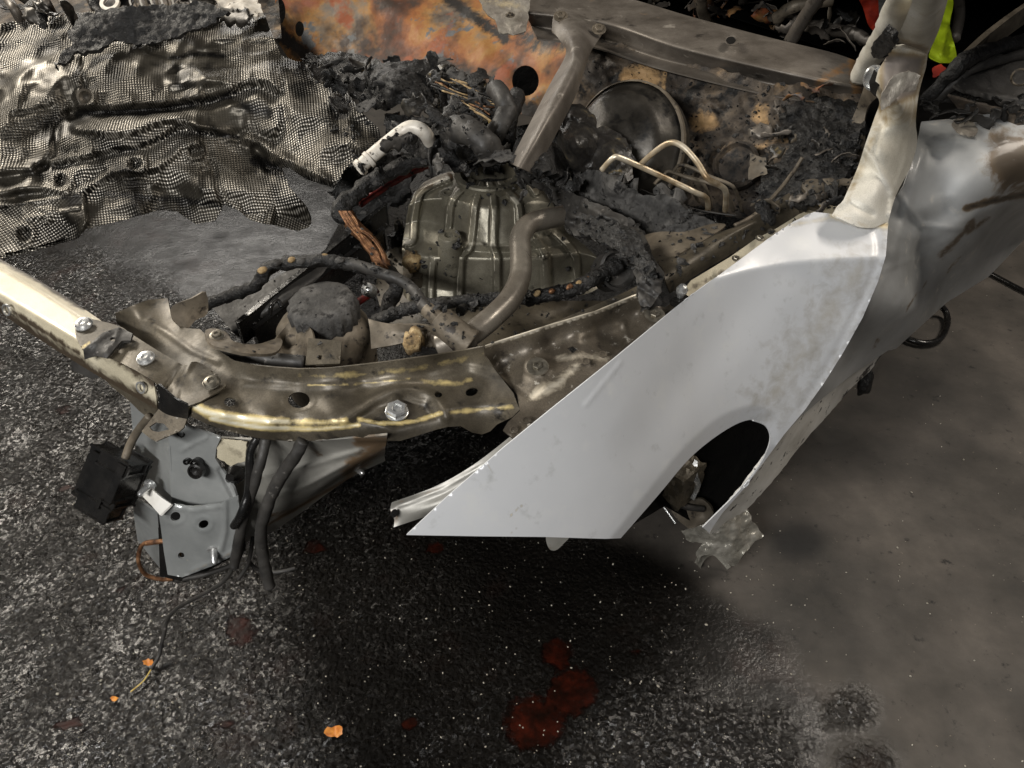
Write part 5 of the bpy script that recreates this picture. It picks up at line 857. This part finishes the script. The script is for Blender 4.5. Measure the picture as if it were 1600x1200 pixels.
h4 = heap('melted_cover', [(800, 262), (822, 262), (845, 274), (872, 292), (905, 306), (935, 318), (965, 332), (990, 346), (1004, 362), (1014, 385), (1028, 412), (1038, 425), (1034, 455), (1018, 480), (1000, 478), (995, 440), (986, 412), (972, 396), (940, 380), (918, 370), (896, 368), (884, 350), (882, 326), (862, 308), (836, 292), (808, 282)], [(800, 262, .83), (872, 292, .87), (990, 346, .90), (1038, 425, .90), (1018, 480, .88), (940, 380, .85), (884, 345, .83), (836, 292, .83), (940, 340, .90), (1010, 430, .91)], M['rubber'], 'long strip of melted black cover draped from the strut tower to the wing rail', 'cover', .018, 22, .015, 86, None, 2,
     beads=[([(845, 280), (900, 315), (960, 345), (1000, 400)], 12, .012), ([(890, 335), (915, 350), (935, 352)], 8, .02), (circ(905, 348, 12, 8), 8, -.02, 'fill'), ([(1000, 425), (1030, 440)], 6, .012), ([(1000, 450), (1022, 465)], 6, -.01)], step=3.5)
sheet('char_crust', jag([(905, 330), (950, 345), (995, 358), (1008, 385), (1022, 415), (1010, 440), (992, 412), (965, 392), (930, 372), (905, 362)], 2.5, 5, 5), [(905, 330, .90), (995, 358, .93), (1022, 415, .93), (930, 372, .885), (960, 370, .93)], M['char'], h4, step=3, thick=.012, noise=[(.018, 34, 4), (.008, 90, 3, True)], seed=90)
for k in range(16): curl(P(random.uniform(815, 905), random.uniform(262, 300), random.uniform(.88, .91)), random.uniform(.03, .08), random.uniform(.02, .04), random.choice([M['char'], M['rubber']]), 220 + k, h4)
for k in range(12): curl(P(random.uniform(725, 815), random.uniform(244, 256), random.uniform(.84, .87)), random.uniform(.03, .07), random.uniform(.02, .035), random.choice([M['char'], M['ash']]), 240 + k, h3)
h5 = heap('charred_debris', [(1230, 165), (1275, 150), (1335, 158), (1350, 190), (1335, 250), (1310, 300), (1270, 318), (1215, 320), (1180, 300), (1200, 262), (1240, 235), (1225, 200)], [(1230, 165, .96), (1335, 158, .99), (1310, 300, .88), (1200, 300, .84), (1270, 230, .92)], M['char'], 'glinting black char heap in the corner below the windscreen pillar', 'debris', .035, 20, .02, 87, remains)
for k in range(34): curl(P(random.uniform(1190, 1340), random.uniform(165, 330), random.uniform(.92, .96)), random.uniform(.03, .08), random.uniform(.01, .035), random.choice([M['char'], M['melt'], M['tan'], M['cowl']]), 260 + k, h5)
for x, y in ((1240, 150), (1265, 140), (1285, 135)): curl(P(x, y, 1.02), .05, .03, M['rust'], int(x), h5)
h6 = heap('charred_debris', [(540, 262), (600, 240), (650, 240), (640, 300), (600, 330), (560, 345), (530, 330), (520, 300)], [(540, 262, .68), (650, 240, .74), (600, 330, .60), (530, 330, .58)], M['char'], 'dark char heap low in the bay under the red battery cable', 'debris', .03, 16, .02, 88, remains)

# ================================================================ BEHIND: cabin wreckage, far door, cloths
t = root('engine_wreckage', (-1.6, 3.2, 0), 'tangle of rusty burnt fittings with a pale ring behind the heat shield', 'wreckage')
sheet('wreckage_base', [(-60, -60), (430, -60), (440, 60), (300, 60), (-60, 80)], [(-60, -60, .95), (430, -60, .98), (440, 60, .85), (-60, 80, .82)], M['firewall'], t, step=8, noise=[(.05, 10, 4), (.02, 30, 3)], seed=4)
lathe('pale_ring', P(173, 7, 1.10), (0, -.6, 1), [(.017, 0), (.027, .0), (.027, .008), (.017, .008)], M['whitepipe'], t, n=24, caps=False)
for k in range(7): lathe('coil_ring', P(212 + k * 8, 6 - k * .6, 1.10), (1, -.3, .3), [(.022, 0), (.026, .003), (.022, .006)], M['tan'] if k % 2 else M['whitepipe'], t, n=16, caps=False)
for x, y, L in ((20, 10, .2), (70, 0, .25), (105, 12, .18), (140, -4, .2)): tube('rusty_rod', [(x - 20, y - 30, 1.08), (x, y, 1.07), (x + 12, y + 22, 1.03)], .014, M['cowl'], t, n=10)
for k in range(20): curl(P(random.uniform(0, 430), random.uniform(-20, 26), 1.06), random.uniform(.05, .14), random.uniform(.02, .06), random.choice([M['char'], M['booster'], M['cowl'], M['char']]), 320 + k, t)
sheet('ash_clump', jag([(330, -10), (396, -10), (412, 18), (398, 26), (372, 14), (345, 10)], 2, 4), [(330, -10, 1.1), (412, 18, 1.07), (345, 10, 1.08)], M['whitepipe'], t, step=3, noise=[(.014, 40, 4)], thick=.01)

s1 = root('seat_frame', (.9, 3.0, 0), 'burnt dark bars of the cabin interior seen past the cowl', 'cabin frame')
for q in ([(1236, 62, .95), (1262, 20, 1.05), (1290, -20, 1.15)], [(1212, 30, .95), (1240, 10, 1.0), (1300, 0, 1.02)], [(1094, -10, 1.0), (1098, 20, .92), (1108, 40, .85)], [(1268, 40, .9), (1330, 52, .92), (1350, 60, .92)]): tube('frame_bar', q, .02, M['cowl'] if q[0][0] > 1230 else M['tan'], s1, n=10, noise=.006)
for k in range(16): curl(P(random.uniform(1180, 1350), random.uniform(10, 80), .95), random.uniform(.05, .14), random.uniform(.01, .04), random.choice([M['char'], M['cowl']]), 360 + k, s1)

for k in range(34):
    x = random.uniform(960, 1345); curl(P(x, random.uniform(-14, 8 + (x - 960) * .16), random.uniform(.78, .95)), random.uniform(.06, .2), random.uniform(.01, .05), random.choice([M['cowl'], M['booster'], M['rust'], M['tan']]), 500 + k, s1)
cl = sheet('red_cloth', spl([(1334, -20), (1348, 10), (1356, 36), (1368, 50), (1378, 40), (1374, 10), (1372, -20)], 3, True), [(1334, -20, .75), (1374, -20, .75), (1368, 50, .55)], M['red'], None, step=4, thick=.004, noise=[(.03, 16, 3)], label='red orange cloth with grey strips in the dark behind the screen frame', cat='cloth')
sheet('reflective_strip', [(1372, -10), (1384, -10), (1382, 30), (1374, 40)], [(1372, -10, .78), (1384, -10, .78), (1374, 40, .62)], M['strip'], cl, step=4, noise=[(.01, 16, 3)])
sheet('red_cloth_fold', [(1386, -10), (1398, -10), (1392, 14), (1385, 10)], [(1386, -10, .8), (1398, -10, .8), (1392, 14, .74)], M['red'], cl, step=4)
yv = sheet('safety_vest', spl([(1482, -16), (1490, 5), (1484, 40), (1494, 80), (1492, 96), (1474, 98), (1458, 92), (1452, 84), (1462, 56), (1470, 20)], 3, True), [(1482, -16, .95), (1494, 80, .80), (1474, 98, .78), (1452, 84, .80)], M['yellow'], None, step=4, thick=.004, beads=[([(1480, 40), (1470, 85)], 6, .03), ([(1490, 50), (1484, 90)], 4, -.02)], noise=[(.025, 18, 3)], label='bright yellow high visibility vest in the dark beyond the windscreen pillar', cat='safety vest')
sheet('orange_trim', jag([(1456, 106), (1470, 100), (1480, 108), (1466, 118), (1458, 122)], 1, 4), [(1456, 106, .8), (1480, 108, .8), (1466, 118, .78)], M['red'], yv, step=3)

dr = root('burnt_trim', (1.5, 2.4, 0), 'charred trim with a pale bar leaning in the door opening', 'trim')
grid('pale_bar', [[(1512, 84, 1.10), (1550, 50, 1.14), (1610, 5, 1.18), (1680, -40, 1.2)], [(1524, 96, 1.07), (1562, 66, 1.10), (1615, 28, 1.14), (1690, -20, 1.16)]], M['tan'], dr, thick=.012, noise=[(.004, 20, 3)], stains_or_light=())
tube('charred_bar', [(1446, 158, 1.0), (1480, 122, 1.06), (1505, 96, 1.1), (1540, 82, 1.1), (1610, 62, 1.1), (1680, 45, 1.1)], .018, M['char'], dr, n=12, noise=.010)
tube('charred_bar', [(1452, 166, .99), (1490, 130, 1.05), (1530, 104, 1.08), (1600, 84, 1.08)], .012, M['rubber'], dr, n=12, noise=.006)
sheet('grey_panel', jag([(1490, 132), (1520, 104), (1580, 82), (1660, 70), (1680, 160), (1600, 172), (1560, 158), (1510, 146)], 2, 7, 5), [(1490, 132, 1.06), (1580, 82, 1.08), (1680, 160, 1.02), (1560, 158, 1.02)], M['rubber'], dr, step=5, thick=.006, noise=[(.02, 14, 4)], beads=[([(1500, 140), (1560, 150), (1640, 165)], 6, .012)], seed=6)
for k in range(18): curl(P(random.uniform(1450, 1600), random.uniform(145, 185), 1.02), random.uniform(.04, .1), random.uniform(.01, .03), random.choice([M['char'], M['char'], M['rubber']]), 400 + k, dr)
lathe('pale_hook', P(1595, 120, 1.08), (-.8, -1, 0), [(.016, 0), (.020, .005), (.016, .01)], M['tan'], dr, n=20, caps=False)
tube('dark_post', [(1495, -30, .9), (1500, 20, .85), (1492, 60, .8)], .02, M['cowl'], dr, n=8)
wall = root('workshop_wall', (0, 6.5, 0), 'unlit dark workshop wall behind the wreck', 'wall')
slab('wall_face', Vector((0, 6.6, 2.2)), ((1, 0, 0), (0, 1, 0), UP), (24, .2, 4.6), M['dark'], wall, .01)

# ================================================================ ON THE FLOOR
def G(x, y, h=0): return P(x, y, h)
tube('hose_loop', spl([(1408, 520, .02), (1420, 530, .02), (1445, 536, .02), (1468, 530, .02), (1480, 508, .02), (1478, 488, .03), (1468, 476, .06)], 4), .011, M['black'], None, n=12, label='loop of black hose on the floor under the door', cat='hose')
tube('floor_cable', [(1530, 418, .012), (1560, 434, .012), (1600, 455, .012), (1680, 494, .012)], .0095, M['black'], None, n=10, label='black cable running out of the picture beside the rear of the door', cat='cable')
def leaf(cx, cy, r, seed, label, rot=0):
    rs = random.Random(seed); ol = [(cx + r * (1 + rs.uniform(-.3, .3)) * math.cos(a + rot) * 1.25, cy + r * .75 * (1 + rs.uniform(-.3, .3)) * math.sin(a + rot)) for a in [2 * math.pi * k / 17 for k in range(17)]]
    sheet('dead_leaf', ol, [(cx, cy, .008), (cx + r, cy, .014), (cx, cy + r, .007), (cx - r, cy, .013)], M['leaf'], None, step=3, thick=.001, noise=[(.010, 70, 3)], label=label, cat='leaf', group='dead leaves on the wet floor')
leaf(522, 1143, 12, 3, 'crumpled orange leaf, the largest on the wet black floor'); leaf(231, 1035, 7, 5, 'small orange leaf touching the end of the cut cable'); leaf(178, 1092, 5, 8, 'tiny ochre leaf just below the cable end')
def grit():
    rs = np.random.RandomState(4); bm = bmesh.new()
    for k in range(800):
        x, y = rs.uniform(0, 1240), rs.uniform(700, 1200)
        if rs.rand() < .13: x, y = rs.uniform(1050, 1600), rs.uniform(450, 1200)
        r = rs.uniform(.0009, .0024) * (1.5 if rs.rand() < .08 else 1); p = G(x, y, r * .6)
        m = Matrix.Translation(p) @ Matrix.Rotation(rs.uniform(0, 6), 4, Vector(rs.normal(size=3)).normalized()) @ Matrix.Diagonal((r * rs.uniform(.7, 1.6), r, r * .7, 1))
        bmesh.ops.create_icosphere(bm, subdivisions=1, radius=1, matrix=m)
    me = bpy.data.meshes.new('grit'); bm.to_mesh(me); bm.free(); o = link('grit', me, M['grit']); o['kind'] = 'stuff'; o['label'] = 'pale grit scattered on the floor'
grit()

# crumbs of char and ash that fell over everything in the bay (ray cast straight down on what is built)
def crumbs():
    bpy.context.view_layer.update(); dg = bpy.context.evaluated_depsgraph_get(); rs = np.random.RandomState(12)
    sets = {'char': bmesh.new(), 'ash': bmesh.new()}
    regs = [([(470, 100), (700, 110), (860, 250), (1000, 340), (1200, 300), (1340, 160), (1340, 340), (1250, 345), (1050, 440), (930, 480), (760, 540), (600, 500), (520, 400), (540, 250)], 1300, .8),
            ([(330, 510), (480, 400), (640, 480), (720, 540), (640, 560), (420, 565)], 70, .4), ([(900, 80), (1340, 150), (1340, 330), (1000, 300)], 450, .6)]
    for poly, n, big in regs:
        k = 0; xs = [p[0] for p in poly]; ys = [p[1] for p in poly]
        while k < n:
            x, y = rs.uniform(min(xs), max(xs)), rs.uniform(min(ys), max(ys))
            if not inside(np.array([x]), np.array([y]), poly)[0]: continue
            k += 1; p = P(x, y, .8); d = (p - Vector((0, 0, CAMH))).normalized()
            hit, loc, nrm, _, ob, _ = S.ray_cast(dg, Vector((0, 0, CAMH)), d)
            if not hit or ob.name.split('.')[0] in ('fender', 'windscreen_pillar', 'cowl_beam', 'brake_line', 'coolant_pipe', 'white_pipe', 'strut_brace', 'floor', 'brake_booster'): continue
            if ob.name.startswith('strut_tower') and rs.rand() < .95: continue
            r = rs.gamma(2.0, .0013) * big + .001; r = min(r, .011)
            m = Matrix.Translation(loc + nrm * r * .3) @ Matrix.Rotation(rs.uniform(0, 6), 4, Vector(rs.normal(size=3)).normalized()) @ Matrix.Diagonal((r * rs.uniform(.8, 2.2), r, r * rs.uniform(.3, .9), 1))
            g = bmesh.ops.create_icosphere(sets['ash' if rs.rand() < .22 else 'char'], subdivisions=1 if r < .004 else 2, radius=1, matrix=m)
            for v in g['verts']: v.co += Vector(rs.normal(size=3)) * r * .22
    for nm, bm in sets.items():
        me = bpy.data.meshes.new(nm + '_crumbs'); bm.to_mesh(me); bm.free(); o = link(nm + '_crumbs', me, M[nm]); o['kind'] = 'stuff'; o['label'] = ('black char' if nm == 'char' else 'grey ash') + ' crumbs scattered over the engine bay'
crumbs()
